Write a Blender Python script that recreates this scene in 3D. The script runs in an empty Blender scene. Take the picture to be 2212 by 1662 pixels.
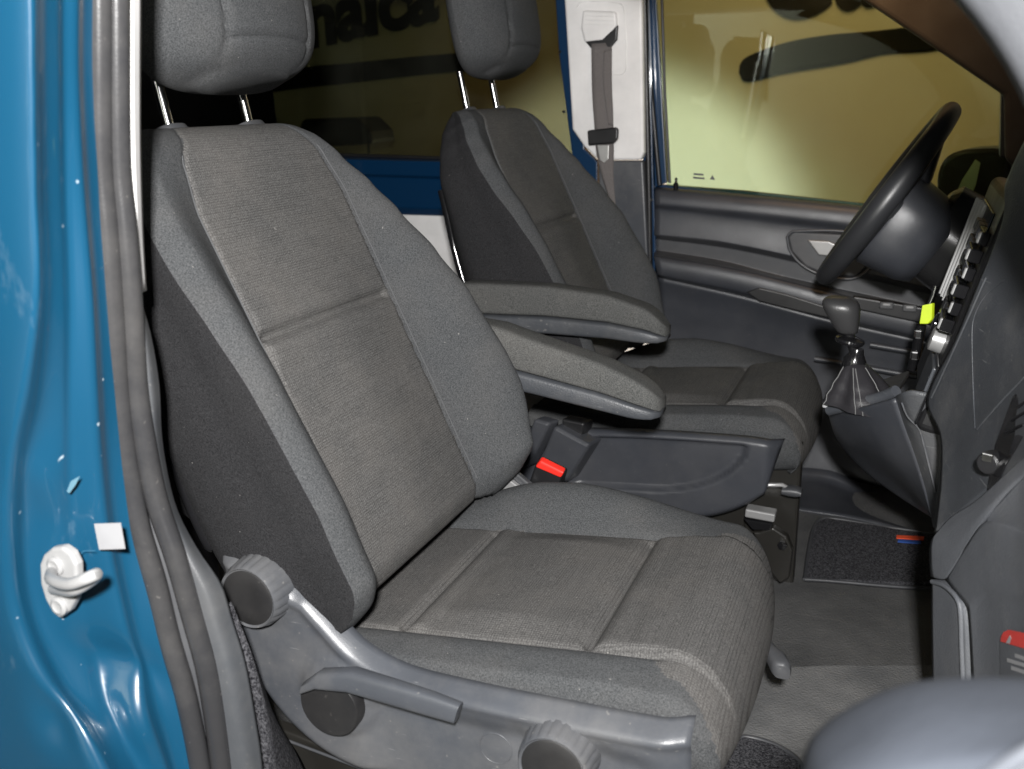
import bpy, bmesh, math, random
from mathutils import Vector, Matrix, noise
random.seed(7)
R = math.radians
S = bpy.context.scene
COL = S.collection

# ------------------------------------------------------------------ camera
CAM = Vector((0.6134, -1.0497, 1.0232))
YAW, PITCH, ROLL, FOC = R(-22.16), R(-16.29), R(-0.965), 0.9526
FW = Vector((math.sin(YAW)*math.cos(PITCH), math.cos(YAW)*math.cos(PITCH), math.sin(PITCH)))
_r = Vector((math.cos(YAW), -math.sin(YAW), 0)); _u = _r.cross(FW)
RT = math.cos(ROLL)*_r + math.sin(ROLL)*_u
UP = -math.sin(ROLL)*_r + math.cos(ROLL)*_u
cd = bpy.data.cameras.new('camera'); co = bpy.data.objects.new('camera', cd); COL.objects.link(co)
co.matrix_world = Matrix(((RT.x, UP.x, -FW.x, CAM.x), (RT.y, UP.y, -FW.y, CAM.y), (RT.z, UP.z, -FW.z, CAM.z), (0, 0, 0, 1)))
cd.sensor_width = 36; cd.lens = 36*FOC; cd.clip_start = .01; cd.clip_end = 60
cd.dof.use_dof = True; cd.dof.focus_distance = 1.35; cd.dof.aperture_fstop = 6.3
S.camera = co

# ------------------------------------------------------------------ light
w = bpy.data.worlds.new("World"); S.world = w; w.use_nodes = True
w.node_tree.nodes['Background'].inputs[0].default_value = (.55, .62, .7, 1)
w.node_tree.nodes['Background'].inputs[1].default_value = .006
def area(name, loc, to, size, power, color=(1, 1, 1), sy=None, spread=None):
    l = bpy.data.lights.new(name, 'AREA'); l.size = size; l.energy = power; l.color = color
    if spread: l.spread = R(spread)
    if sy: l.shape = 'RECTANGLE'; l.size_y = sy
    o = bpy.data.objects.new(name, l); COL.objects.link(o); o.location = loc
    o.rotation_euler = (Vector(to)-Vector(loc)).to_track_quat('-Z', 'Y').to_euler()
    return o
FL = CAM + Vector((.055, -.15, .17))
area('camera_flash', FL, FL+FW+Vector((-.1, 0, -.05)), .055, 46, (1, .985, .97))
area('garage_lamp', (.3, 1.6, 2.6), (.2, 3.6, 1.35), .5, 13, (1, .61, .30), 3.0, 90)
area('back_wall_fill', (-1.5, -3.6, 2.6), (-1.5, -5.5, 1.2), .4, 110, (.85, .93, 1), 3.0, 110)  # unseen source, added so the blue paint mirrors a lit wall
WL = bpy.data.lights.new('added_wall_spot', 'SPOT'); WLo = bpy.data.objects.new('added_wall_spot', WL); COL.objects.link(WLo)  # unseen spot, added to make the bright patch on the garage wall
WL.energy = 150; WL.spot_size = R(72); WL.spot_blend = .38; WL.shadow_soft_size = .05; WL.color = (.88, .88, 1)
WLo.location = (-.70, 2.15, .22); WLo.rotation_euler = (R(90), 0, 0)
S.view_settings.view_transform = 'Standard'; S.view_settings.look = 'None'
S.view_settings.exposure = .2; S.view_settings.gamma = 1; S.view_settings.use_curve_mapping = False
S.cycles.use_denoising = True
S.cycles.max_bounces = 8; S.cycles.transparent_max_bounces = 12

# ------------------------------------------------------------------ helpers
def at(px, py, x=None, y=None, z=None):
    """pixel of the 2212x1662 view -> point on the plane x=, y= or z="""
    d = FW + (px-1106)/(FOC*2212)*RT - (py-831)/(FOC*2212)*UP
    if x is not None: t = (x-CAM.x)/d.x
    elif y is not None: t = (y-CAM.y)/d.y
    else: t = (z-CAM.z)/d.z
    return CAM + t*d
def ats(pts, **k): return [at(a, b, **k) for a, b in pts]

def tag(o, label, cat, group=None):
    o['label'] = label; o['category'] = cat
    if group: o['group'] = group
    return o
def empty(name, loc, label, cat, group=None):
    o = bpy.data.objects.new(name, None); COL.objects.link(o); o.location = loc; o.empty_display_size = .05
    return tag(o, label, cat, group)
def mesh(name, verts, faces, mt, parent=None, smooth=True, kind=None):
    """verts in world (or thing-local) coordinates; parent's location is subtracted when parent is an Empty with a location"""
    off = Vector((0, 0, 0))
    if parent is not None:
        p = parent
        while p is not None: off += p.location; p = p.parent
    me = bpy.data.meshes.new(name)
    me.from_pydata([tuple(Vector(v)-off) for v in verts], [], faces); me.update()
    if smooth:
        me.polygons.foreach_set('use_smooth', [True]*len(me.polygons))
    me.materials.append(mt)
    o = bpy.data.objects.new(name, me); COL.objects.link(o)
    if parent is not None: o.parent = parent
    if kind: o['kind'] = kind
    return o
def mod_bevel(o, w_, seg=3, ang=30):
    m = o.modifiers.new('b', 'BEVEL'); m.width = w_; m.segments = seg; m.limit_method = 'ANGLE'; m.angle_limit = R(ang); m.harden_normals = False
    return o
def mod_solid(o, t, off=-1):
    m = o.modifiers.new('s', 'SOLIDIFY'); m.thickness = t; m.offset = off; m.use_even_offset = False
    return o
def mod_sub(o, n=1):
    m = o.modifiers.new('ss', 'SUBSURF'); m.levels = n; m.render_levels = n
    return o
def autosmooth(o, ang=35):
    bm = bmesh.new(); bm.from_mesh(o.data)
    for e in bm.edges:
        if len(e.link_faces) == 2 and e.calc_face_angle(0) > R(ang): e.smooth = False
    bm.to_mesh(o.data); bm.free(); return o

def cr(pts, n):
    """Catmull-Rom resample of a polyline to n points, even in chord length"""
    P = [Vector(p) for p in pts]
    if len(P) == 2: return [P[0].lerp(P[1], i/(n-1)) for i in range(n)]
    L = [0]
    for a, b in zip(P, P[1:]): L.append(L[-1]+max((b-a).length, 1e-9))
    out = []
    for i in range(n):
        s = L[-1]*i/(n-1); k = 0
        while k < len(P)-2 and s > L[k+1]: k += 1
        t = (s-L[k])/(L[k+1]-L[k])
        p1, p2 = P[k], P[k+1]; h = L[k+1]-L[k]
        m1 = (P[k+1]-P[k-1])*(h/(L[k+1]-L[k-1])) if k > 0 else (p2-p1)
        m2 = (P[k+2]-P[k])*(h/(L[k+2]-L[k])) if k+2 < len(P) else (p2-p1)
        t2, t3 = t*t, t*t*t
        out.append((2*t3-3*t2+1)*p1+(t3-2*t2+t)*m1+(-2*t3+3*t2)*p2+(t3-t2)*m2)
    return out
def grid_faces(nu, nv, flip=False, wrap=False):
    f = []
    for j in range(nv-1):
        for i in range(nu if wrap else nu-1):
            a, b = j*nu+i, j*nu+(i+1) % nu
            q = (a, b, b+nu, a+nu)
            f.append(q[::-1] if flip else q)
    return f
def skin(name, curves, mt, parent=None, nu=24, nv=24, thick=.004, flip=False, disp=None, linear=False, kind=None):
    """smooth surface through several curves (lists of world points)"""
    rows = [cr(c_, nu) for c_ in curves]
    cols = []
    for i in range(nu):
        src = [r[i] for r in rows]
        if linear:
            o = []
            m = max(2, nv//(len(src)-1))
            for a, b in zip(src, src[1:]):
                o += [a.lerp(b, k/m) for k in range(m)]
            o.append(src[-1]); cols.append(o)
        else: cols.append(cr(src, nv))
    nvv = len(cols[0])
    V = [cols[i][j] for j in range(nvv) for i in range(nu)]
    if disp: V = [disp(v, (k % nu)/(nu-1), (k//nu)/(nvv-1)) for k, v in enumerate(V)]
    # face the camera side so that thickness grows away from it
    n = (V[nu//2+1+nu*(nvv//2)]-V[nu//2+nu*(nvv//2)]).cross(V[nu//2+nu*(nvv//2+1)]-V[nu//2+nu*(nvv//2)]) if nvv > 2 else (V[1]-V[0]).cross(V[nu]-V[0])
    fl = n.dot(CAM-V[nu//2+nu*(nvv//2)]) < 0
    if flip: fl = not fl
    o = mesh(name, V, grid_faces(nu, nvv, fl), mt, parent, kind=kind)
    if thick: mod_solid(o, thick)
    return o
def loft(name, rings, mt, parent=None, cap=True, kind=None, flip=False):
    n = len(rings[0]); V = [v for r in rings for v in r]
    F = grid_faces(n, len(rings), flip, True)
    if cap:
        a = tuple(range(n)); b = tuple(range((len(rings)-1)*n, len(rings)*n))
        F += [a[::-1] if not flip else a, b if not flip else b[::-1]]
    o = mesh(name, V, F, mt, parent, kind=kind)
    bm = bmesh.new(); bm.from_mesh(o.data); bmesh.ops.recalc_face_normals(bm, faces=bm.faces); bm.to_mesh(o.data); bm.free()
    return autosmooth(o, 60)
def tube(name, pts, rad, mt, parent=None, n=12, cap=True, up=None, sx=1.0):
    """tube along points; rad scalar or list"""
    P = [Vector(p) for p in pts]; rings = []
    upv = Vector(up or (0, 0, 1))
    prev = None
    for i, p in enumerate(P):
        t = (P[min(i+1, len(P)-1)]-P[max(i-1, 0)]).normalized()
        if prev is None:
            a = t.cross(upv)
            if a.length < .1: a = t.cross(Vector((1, 0, 0)))
            a.normalize()
        else:
            a = (prev-t*prev.dot(t)).normalized()
        prev = a; b = t.cross(a)
        r = rad[i] if isinstance(rad, (list, tuple)) else rad
        rings.append([p+a*math.cos(2*math.pi*k/n)*r*sx+b*math.sin(2*math.pi*k/n)*r for k in range(n)])
    return loft(name, rings, mt, parent, cap)
def box(name, c, d, mt, parent=None, rot=None, bev=.003, seg=2):
    """box with centre c, full sizes d, optional rotation matrix"""
    M = rot.to_3x3() if rot else Matrix.Identity(3)
    V = [Vector(c)+M @ Vector((sx*d[0]/2, sy*d[1]/2, sz*d[2]/2)) for sx in (-1, 1) for sy in (-1, 1) for sz in (-1, 1)]
    F = [(0, 1, 3, 2), (4, 6, 7, 5), (0, 4, 5, 1), (2, 3, 7, 6), (0, 2, 6, 4), (1, 5, 7, 3)]
    o = mesh(name, V, F, mt, parent, smooth=False)
    if bev: mod_bevel(o, bev, seg)
    return o
def lathe(name, c, axis, prof, mt, parent=None, n=40, ribs=0, rib=0.0, ribrange=None):
    """prof: list of (distance along axis, radius)"""
    ax = Vector(axis).normalized(); a = ax.cross(Vector((0, 0, 1)));
    if a.length < .1: a = ax.cross(Vector((1, 0, 0)))
    a.normalize(); b = ax.cross(a); rings = []
    for j, (h, r) in enumerate(prof):
        ring = []
        for k in range(n):
            rr = r
            if ribs and ribrange and ribrange[0] <= j <= ribrange[1]:
                ph = (k*ribs/n) % 1.0
                rr = r - (rib if ph < .3 else 0)
            th = 2*math.pi*k/n
            ring.append(Vector(c)+ax*h+(a*math.cos(th)+b*math.sin(th))*rr)
        rings.append(ring)
    return autosmooth(loft(name, rings, mt, parent), 40)
def prism(name, poly, vec, mt, parent=None, bev=.003, seg=3, smooth=False):
    """polygon (world points) extruded by vec"""
    n = len(poly); v = Vector(vec)
    V = [Vector(p) for p in poly]+[Vector(p)+v for p in poly]
    F = [tuple(range(n)), tuple(range(2*n-1, n-1, -1))]+[(i, i+n, (i+1) % n+n, (i+1) % n) for i in range(n)]
    o = mesh(name, V, F, mt, parent, smooth=smooth)
    bm = bmesh.new(); bm.from_mesh(o.data); bmesh.ops.recalc_face_normals(bm, faces=bm.faces); bm.to_mesh(o.data); bm.free()
    if bev: mod_bevel(o, bev, seg, 40)
    return o
def rrect(c, u, v, hu, hv, p=4, n=24):
    """superellipse ring round c, spanned by unit vectors u, v"""
    out = []
    for k in range(n):
        th = 2*math.pi*k/n; cs, sn = math.cos(th), math.sin(th)
        out.append(Vector(c)+Vector(u)*hu*math.copysign(abs(cs)**(2/p), cs)+Vector(v)*hv*math.copysign(abs(sn)**(2/p), sn))
    return out

# ------------------------------------------------------------------ materials
def nodes(name):
    m = bpy.data.materials.new(name); m.use_nodes = True
    nt = m.node_tree; b = nt.nodes['Principled BSDF']
    return m, nt, b
def N(nt, t, **k):
    n = nt.nodes.new(t)
    for a, v in k.items(): setattr(n, a, v)
    return n
def coords(nt, scale=(1, 1, 1), rot=(0, 0, 0), src='Object'):
    tc = N(nt, 'ShaderNodeTexCoord'); mp = N(nt, 'ShaderNodeMapping')
    mp.inputs['Scale'].default_value = scale; mp.inputs['Rotation'].default_value = rot
    nt.links.new(tc.outputs[src], mp.inputs[0]); return mp.outputs[0]
def noise_n(nt, vec, scale, detail=2, rough=.5):
    n = N(nt, 'ShaderNodeTexNoise'); n.inputs['Scale'].default_value = scale; n.inputs['Detail'].default_value = detail
    n.inputs['Roughness'].default_value = rough; nt.links.new(vec, n.inputs['Vector']); return n.outputs['Fac']
def ramp(nt, fac, stops):
    r = N(nt, 'ShaderNodeValToRGB'); e = r.color_ramp.elements
    while len(e) < len(stops): e.new(.5)
    for i, (p, c_) in enumerate(stops):
        e[i].position = p; e[i].color = (c_[0], c_[1], c_[2], 1) if hasattr(c_, '__len__') else (c_, c_, c_, 1)
    nt.links.new(fac, r.inputs[0]); return r.outputs[0]
def mixc(nt, fac, a, b, mode='MIX'):
    m = N(nt, 'ShaderNodeMix', data_type='RGBA', blend_type=mode)
    for s, v in ((0, fac), (6, a), (7, b)):
        if hasattr(v, 'links') or isinstance(v, bpy.types.NodeSocket): nt.links.new(v, m.inputs[s])
        else: m.inputs[s].default_value = (v if s == 0 else (v[0], v[1], v[2], 1))
    return m.outputs[2]
def bump(nt, b, h, strength, dist=.001, prev=None):
    n = N(nt, 'ShaderNodeBump'); n.inputs['Strength'].default_value = strength; n.inputs['Distance'].default_value = dist
    nt.links.new(h, n.inputs['Height'])
    if prev: nt.links.new(prev, n.inputs['Normal'])
    nt.links.new(n.outputs[0], b.inputs['Normal']); return n.outputs[0]
def plastic(name, col, rough=.45, grain=900, gs=.25, dust=.0, spec=.5, coat=0.0, dustcol=(.35, .33, .3), scr=0.0):
    m, nt, b = nodes(name)
    v = coords(nt)
    c = mixc(nt, ramp(nt, noise_n(nt, v, 9, 5, .6), [(.35, 0), (.7, 1)]), [x*.9 for x in col], [x*1.1 for x in col])
    if dust:
        d = ramp(nt, noise_n(nt, v, 5, 6, .7), [(.45, 0), (.75, dust)])
        c = mixc(nt, d, c, dustcol)
        sp = ramp(nt, noise_n(nt, v, 160, 1), [(.74, 0), (.78, dust)])
        c = mixc(nt, sp, c, dustcol)
    if scr:
        v2 = coords(nt, (30, 8, 400), (.3, .5, .2))
        sc = ramp(nt, noise_n(nt, v2, 1, 2), [(.72, 0), (.76, scr)])
        c = mixc(nt, sc, c, (.4, .4, .4))
    nt.links.new(c, b.inputs['Base Color'])
    rr = ramp(nt, noise_n(nt, v, 14, 4), [(.3, rough*.85), (.7, min(1, rough*1.15))])
    nt.links.new(rr, b.inputs['Roughness'])
    b.inputs['Specular IOR Level'].default_value = spec
    if coat: b.inputs['Coat Weight'].default_value = coat; b.inputs['Coat Roughness'].default_value = .05
    if gs: bump(nt, b, noise_n(nt, v, grain, 2), gs, .0006)
    return m
def fabric(name, col, col2, grain=620, stripes=None, dirt=.25):
    m, nt, b = nodes(name)
    v = coords(nt)
    f = ramp(nt, noise_n(nt, v, grain, 3, .7), [(.34, 0), (.66, 1)])
    c = mixc(nt, f, col, col2)
    hs = f
    if stripes:
        if stripes == 'back':
            sv = coords(nt, (1, 1, 1), (0, R(25), 0)); wd = 'Z'; ns = (16, 16, 300)
        else:
            sv = coords(nt, (1, 1, 1)); wd = 'X'; ns = (300, 16, 16)
        wt_ = N(nt, 'ShaderNodeTexWave', wave_type='BANDS', bands_direction=wd)
        wt_.inputs['Scale'].default_value = 100; wt_.inputs['Distortion'].default_value = .45
        wt_.inputs['Detail'].default_value = 2; wt_.inputs['Detail Scale'].default_value = .5
        nt.links.new(sv, wt_.inputs['Vector'])
        mp2 = N(nt, 'ShaderNodeMapping'); mp2.inputs['Scale'].default_value = ns; nt.links.new(sv, mp2.inputs[0])
        brk = ramp(nt, noise_n(nt, mp2.outputs[0], 1, 3, .6), [(.36, .1), (.58, 1)])
        ln = ramp(nt, wt_.outputs['Fac'], [(.10, 1), (.30, 0)])
        mu = N(nt, 'ShaderNodeMath', operation='MULTIPLY'); nt.links.new(brk, mu.inputs[0]); nt.links.new(ln, mu.inputs[1])
        w2 = N(nt, 'ShaderNodeTexWave', wave_type='BANDS', bands_direction='Y'); w2.inputs['Scale'].default_value = 95; w2.inputs['Distortion'].default_value = 1.2
        nt.links.new(sv, w2.inputs['Vector'])
        c = mixc(nt, mixf(nt, ramp(nt, w2.outputs['Fac'], [(.15, 1), (.5, 0)]), .26), c, [x*.3 for x in col])
        s1 = mu.outputs[0]; st = ramp(nt, s1, [(0, 1), (1, 0)])
        c = mixc(nt, mixf(nt, s1, .46), c, [x*.3 for x in col])
    # wear and dirt
    d = ramp(nt, noise_n(nt, v, 7, 5, .62), [(.45, 0), (.72, dirt)])
    c = mixc(nt, d, c, (.22, .20, .18))
    lint = ramp(nt, noise_n(nt, v, 210, 1), [(.79, 0), (.82, .35)])
    c = mixc(nt, lint, c, (.5, .48, .45))
    nt.links.new(c, b.inputs['Base Color'])
    b.inputs['Roughness'].default_value = .95; b.inputs['Specular IOR Level'].default_value = .15
    b.inputs['Sheen Weight'].default_value = .0; b.inputs['Sheen Roughness'].default_value = .5
    p = bump(nt, b, hs, .5, .0008)
    wv = noise_n(nt, v, 22, 3)
    p = bump(nt, b, wv, .35, .004, p)
    if stripes: bump(nt, b, st, .2, .0009, p)
    return m
def mixf(nt, sock, k):
    n = N(nt, 'ShaderNodeMath', operation='MULTIPLY'); nt.links.new(sock, n.inputs[0]); n.inputs[1].default_value = k
    return n.outputs[0]
def simple(name, col, rough=.5, metal=0, spec=.5, coat=0, emit=None):
    m, nt, b = nodes(name)
    v = coords(nt)
    c = mixc(nt, noise_n(nt, v, 40, 3), [x*.88 for x in col], [min(1, x*1.1) for x in col])
    nt.links.new(c, b.inputs['Base Color'])
    b.inputs['Roughness'].default_value = rough; b.inputs['Metallic'].default_value = metal
    b.inputs['Specular IOR Level'].default_value = spec; b.inputs['Coat Weight'].default_value = coat
    b.inputs['Coat Roughness'].default_value = .04
    return m
def paint(name, col, specks=True):
    m, nt, b = nodes(name); v = coords(nt)
    c = mixc(nt, noise_n(nt, v, 3, 4), [x*.93 for x in col], [x*1.07 for x in col])
    if specks:
        s = ramp(nt, noise_n(nt, v, 75, 1.5), [(.76, 0), (.79, .55)])
        c = mixc(nt, s, c, (.55, .65, .7))
        g = ramp(nt, noise_n(nt, coords(nt, (1, 1, .4)), 11, 6, .75), [(.60, 0), (.85, .22)])
        c = mixc(nt, g, c, (.45, .55, .6))
    nt.links.new(c, b.inputs['Base Color'])
    b.inputs['Roughness'].default_value = .32; b.inputs['Metallic'].default_value = .0
    b.inputs['Coat Weight'].default_value = 1; b.inputs['Coat Roughness'].default_value = .03
    bump(nt, b, noise_n(nt, v, 300, 2), .02, .0005)
    return m
def glass(name, tint, refl=.06):
    m = bpy.data.materials.new(name); m.use_nodes = True; nt = m.node_tree
    for n in list(nt.nodes): nt.nodes.remove(n)
    out = N(nt, 'ShaderNodeOutputMaterial'); t = N(nt, 'ShaderNodeBsdfTransparent'); g = N(nt, 'ShaderNodeBsdfGlossy')
    t.inputs[0].default_value = (*tint, 1); g.inputs['Roughness'].default_value = .01
    fr = N(nt, 'ShaderNodeFresnel'); fr.inputs[0].default_value = 1.45
    mx = N(nt, 'ShaderNodeMixShader')
    # faint film of dirt
    d = N(nt, 'ShaderNodeBsdfDiffuse'); d.inputs[0].default_value = (.6, .62, .55, 1)
    mx2 = N(nt, 'ShaderNodeMixShader')
    v = coords(nt)
    f = ramp(nt, noise_n(nt, v, 2.5, 6, .6), [(.4, .004), (.8, .03)])
    nt.links.new(f, mx2.inputs[0]); nt.links.new(t.outputs[0], mx2.inputs[1]); nt.links.new(d.outputs[0], mx2.inputs[2])
    nt.links.new(fr.outputs[0], mx.inputs[0]); nt.links.new(mx2.outputs[0], mx.inputs[1]); nt.links.new(g.outputs[0], mx.inputs[2])
    nt.links.new(mx.outputs[0], out.inputs[0])
    return m

M = {}
M['fab'] = fabric('seat_fabric', (.034, .036, .038), (.094, .097, .100), dirt=.10)
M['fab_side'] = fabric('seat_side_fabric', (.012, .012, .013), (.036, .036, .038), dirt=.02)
M['fab_back'] = fabric('panel_fabric_back', (.056, .055, .054), (.172, .169, .165), stripes='back', dirt=.20)
M['fab_seat'] = fabric('panel_fabric_seat', (.054, .053, .052), (.165, .161, .157), stripes='seat', dirt=.20)
M['arm'] = fabric('armrest_fabric', (.042, .043, .042), (.125, .126, .122), dirt=.15)
M['thread_d'] = simple('dark_seam', (.03, .03, .03), .95, spec=.1)
M['thread'] = simple('seam_thread', (.085, .087, .09), .9)
M['plast'] = plastic('grey_plastic', (.064, .069, .079), .34, dust=.22, scr=.25)
M['plast_d'] = plastic('dark_plastic', (.05, .052, .057), .45, dust=.1)
M['plast_cap'] = plastic('knob_cap_plastic', (.011, .011, .012), .5, dust=.05)
M['dash'] = plastic('dash_plastic', (.050, .054, .061), .5, grain=420, gs=.9, dust=.2, scr=.3)
M['dash_l'] = plastic('lower_dash_plastic', (.100, .106, .118), .55, grain=380, gs=.8, dust=.12)
M['door'] = plastic('door_trim_plastic', (.040, .043, .051), .38, grain=700, gs=.4, dust=.06)
M['black'] = plastic('black_plastic', (.012, .012, .013), .4, gs=.1)
M['gloss'] = simple('gloss_black', (.01, .01, .011), .12, spec=.6)
M['blackm'] = simple('black_painted_metal', (.018, .017, .015), .33, spec=.5)
M['rubber'] = plastic('seal_rubber', (.034, .034, .036), .24, grain=500, gs=.15, dust=.12)
M['sill'] = plastic('sill_plastic', (.062, .066, .072), .42, dust=.15)
M['white'] = plastic('white_trim', (.80, .79, .78), .5, gs=.15)
M['blue'] = paint('blue_paint', (.005, .056, .112))
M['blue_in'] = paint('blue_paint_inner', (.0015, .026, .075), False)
M['chrome'] = simple('chrome', (.9, .9, .9), .16, metal=1)
M['glue'] = simple('glue_trace', (.06, .17, .26), .3)
M['striker'] = simple('striker_white', (.32, .32, .32), .35)
M['mirglass'] = simple('mirror_glass', (.75, .8, .6), .3)  # pale green base colour stands in for the lit wall's reflection
M['gloss2'] = plastic('satin_black_plastic', (.022, .022, .023), .22, gs=.05)
M['steer'] = plastic('wheel_leather', (.03, .031, .034), .36, grain=700, gs=.3)
M['steel'] = simple('galvanised_steel', (.62, .62, .60), .35, metal=.7)
M['web'] = fabric('belt_webbing', (.11, .10, .098), (.20, .185, .18), grain=900, dirt=.1)
M['red'] = simple('red_button', (.75, .03, .02), .35)
M['yellow'] = simple('yellow_tag', (.62, .80, .02), .5)
M['glass'] = glass('door_glass', (.78, .88, .74))
M['glass_t'] = glass('tinted_glass', (.50, .52, .40))
M['silver'] = simple('silver_plastic', (.35, .35, .35), .35, metal=.4)
M['leather'] = plastic('leather', (.026, .025, .028), .4, grain=350, gs=.5)
M['knobm'] = plastic('gear_knob_leather', (.034, .034, .035), .35, grain=500, gs=.4)
M['brown'] = plastic('brown_shade_trim', (.040, .034, .031), .8, gs=.2)
M['atrim'] = plastic('pillar_trim_grey', (.070, .073, .080), .7, grain=300, gs=.6)
M['soft'] = plastic('soft_door_trim', (.030, .034, .042), .95, grain=160, gs=.6, spec=.15)
M['headliner'] = plastic('headliner', (.25, .24, .23), .9, gs=.2)
M['patch'] = simple('paint_patch', (.13, .25, .32), .15, spec=.7)
M['stick'] = simple('sticker_white', (.34, .34, .35), .4)
M['stitch'] = simple('stitch_thread', (.16, .16, .16), .7)
M['ink'] = simple('black_ink', (.010, .010, .009), .95, spec=.05)
M['labelred'] = simple('label_red', (.65, .06, .05), .5)
M['labelblue'] = simple('label_blue', (.03, .09, .35), .6)
M['orange'] = simple('label_orange', (.75, .09, .03), .6)

def floor_mat(k_=1):
    m, nt, b = nodes('rubber_floor'); v = coords(nt)
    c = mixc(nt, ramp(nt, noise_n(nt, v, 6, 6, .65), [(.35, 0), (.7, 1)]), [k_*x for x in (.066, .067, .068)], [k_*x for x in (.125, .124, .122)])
    sc = ramp(nt, noise_n(nt, coords(nt, (4, 60, 1), (0, 0, .5)), 1, 2), [(.68, 0), (.74, .3)])
    c = mixc(nt, sc, c, (.26, .24, .22))
    nt.links.new(c, b.inputs['Base Color']); b.inputs['Roughness'].default_value = .55
    k = N(nt, 'ShaderNodeTexVoronoi'); k.inputs['Scale'].default_value = 260; nt.links.new(v, k.inputs['Vector'])
    bump(nt, b, k.outputs['Distance'], .8, .0012)
    return m
M['floor'] = floor_mat(); M['floor_lit'] = floor_mat(1.7)  # second rubber is the same floor, lightened as if lit by the flash
def carpet():
    m, nt, b = nodes('speckled_carpet'); v = coords(nt)
    f = noise_n(nt, v, 330, 3, .75)
    c = mixc(nt, ramp(nt, f, [(.4, 0), (.62, 1)]), (.015, .015, .018), (.13, .13, .14))
    c = mixc(nt, ramp(nt, noise_n(nt, v, 120, 2), [(.4, .0), (.7, .5)]), c, (.035, .035, .04))
    nt.links.new(c, b.inputs['Base Color']); b.inputs['Roughness'].default_value = 1
    b.inputs['Specular IOR Level'].default_value = .1
    bump(nt, b, f, 1, .004); return m
M['carpet'] = carpet()
def wallm():
    m, nt, b = nodes('garage_wall'); v = coords(nt)
    c = mixc(nt, ramp(nt, noise_n(nt, v, 2, 6, .6), [(.3, 0), (.7, 1)]), (.48, .44, .34), (.54, .50, .39))
    nt.links.new(c, b.inputs['Base Color']); b.inputs['Roughness'].default_value = .8
    bump(nt, b, noise_n(nt, v, 60, 4), .2, .003); return m
M['wall'] = wallm()
M['concrete'] = plastic('concrete', (.25, .24, .22), .8, gs=.3)

# ================================================================== SEATS
def sm(x, a, b):
    t = max(0, min(1, (x-a)/(b-a))); return t*t*(3-2*t)
def interp(x, tab):
    if x <= tab[0][0]: return tab[0][1]
    for (a, b), (c_, d) in zip(tab, tab[1:]):
        if x <= c_: return b+(d-b)*sm(x, a, c_)*.5+(d-b)*.5*(x-a)/(c_-a)
    return tab[-1][1]
TA = R(25); ET = Vector((-math.sin(TA), 0, math.cos(TA))); EN = Vector((math.cos(TA), 0, math.sin(TA)))
OB = Vector((.085, 0, .45))
def bpt(y, t, n): return OB+ET*t+EN*n+Vector((0, y, 0))
WF = [(-.03, .225), (.05, .25), (.12, .272), (.2, .278), (.3, .264), (.375, .25), (.45, .232), (.5, .212), (.55, .185), (.585, .158), (.605, .135), (.622, .112)]
WN = [(-.03, .225), (.05, .245), (.12, .252), (.2, .254), (.3, .254), (.375, .25), (.45, .24), (.5, .232), (.55, .212), (.585, .19), (.605, .17), (.622, .15)]
CF = [(-.03, -.02), (0, .015), (.03, .05), (.06, .074), (.15, .088), (.3, .075), (.375, .058), (.45, .036), (.5, .022), (.55, .008), (.6, 0), (.62, 0)]
CN = [(-.03, -.03), (0, .01), (.03, .040), (.06, .052), (.15, .060), (.3, .052), (.375, .042), (.45, .024), (.5, .014), (.55, .004), (.6, 0), (.62, 0)]
YP = [(-.03, .155), (.1, .15), (.35, .152), (.5, .154), (.56, .140), (.6, .115), (.622, .095)]
DP = [(-.03, .12), (.05, .15), (.15, .16), (.3, .15), (.5, .122), (.6, .09), (.622, .08)]
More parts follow.
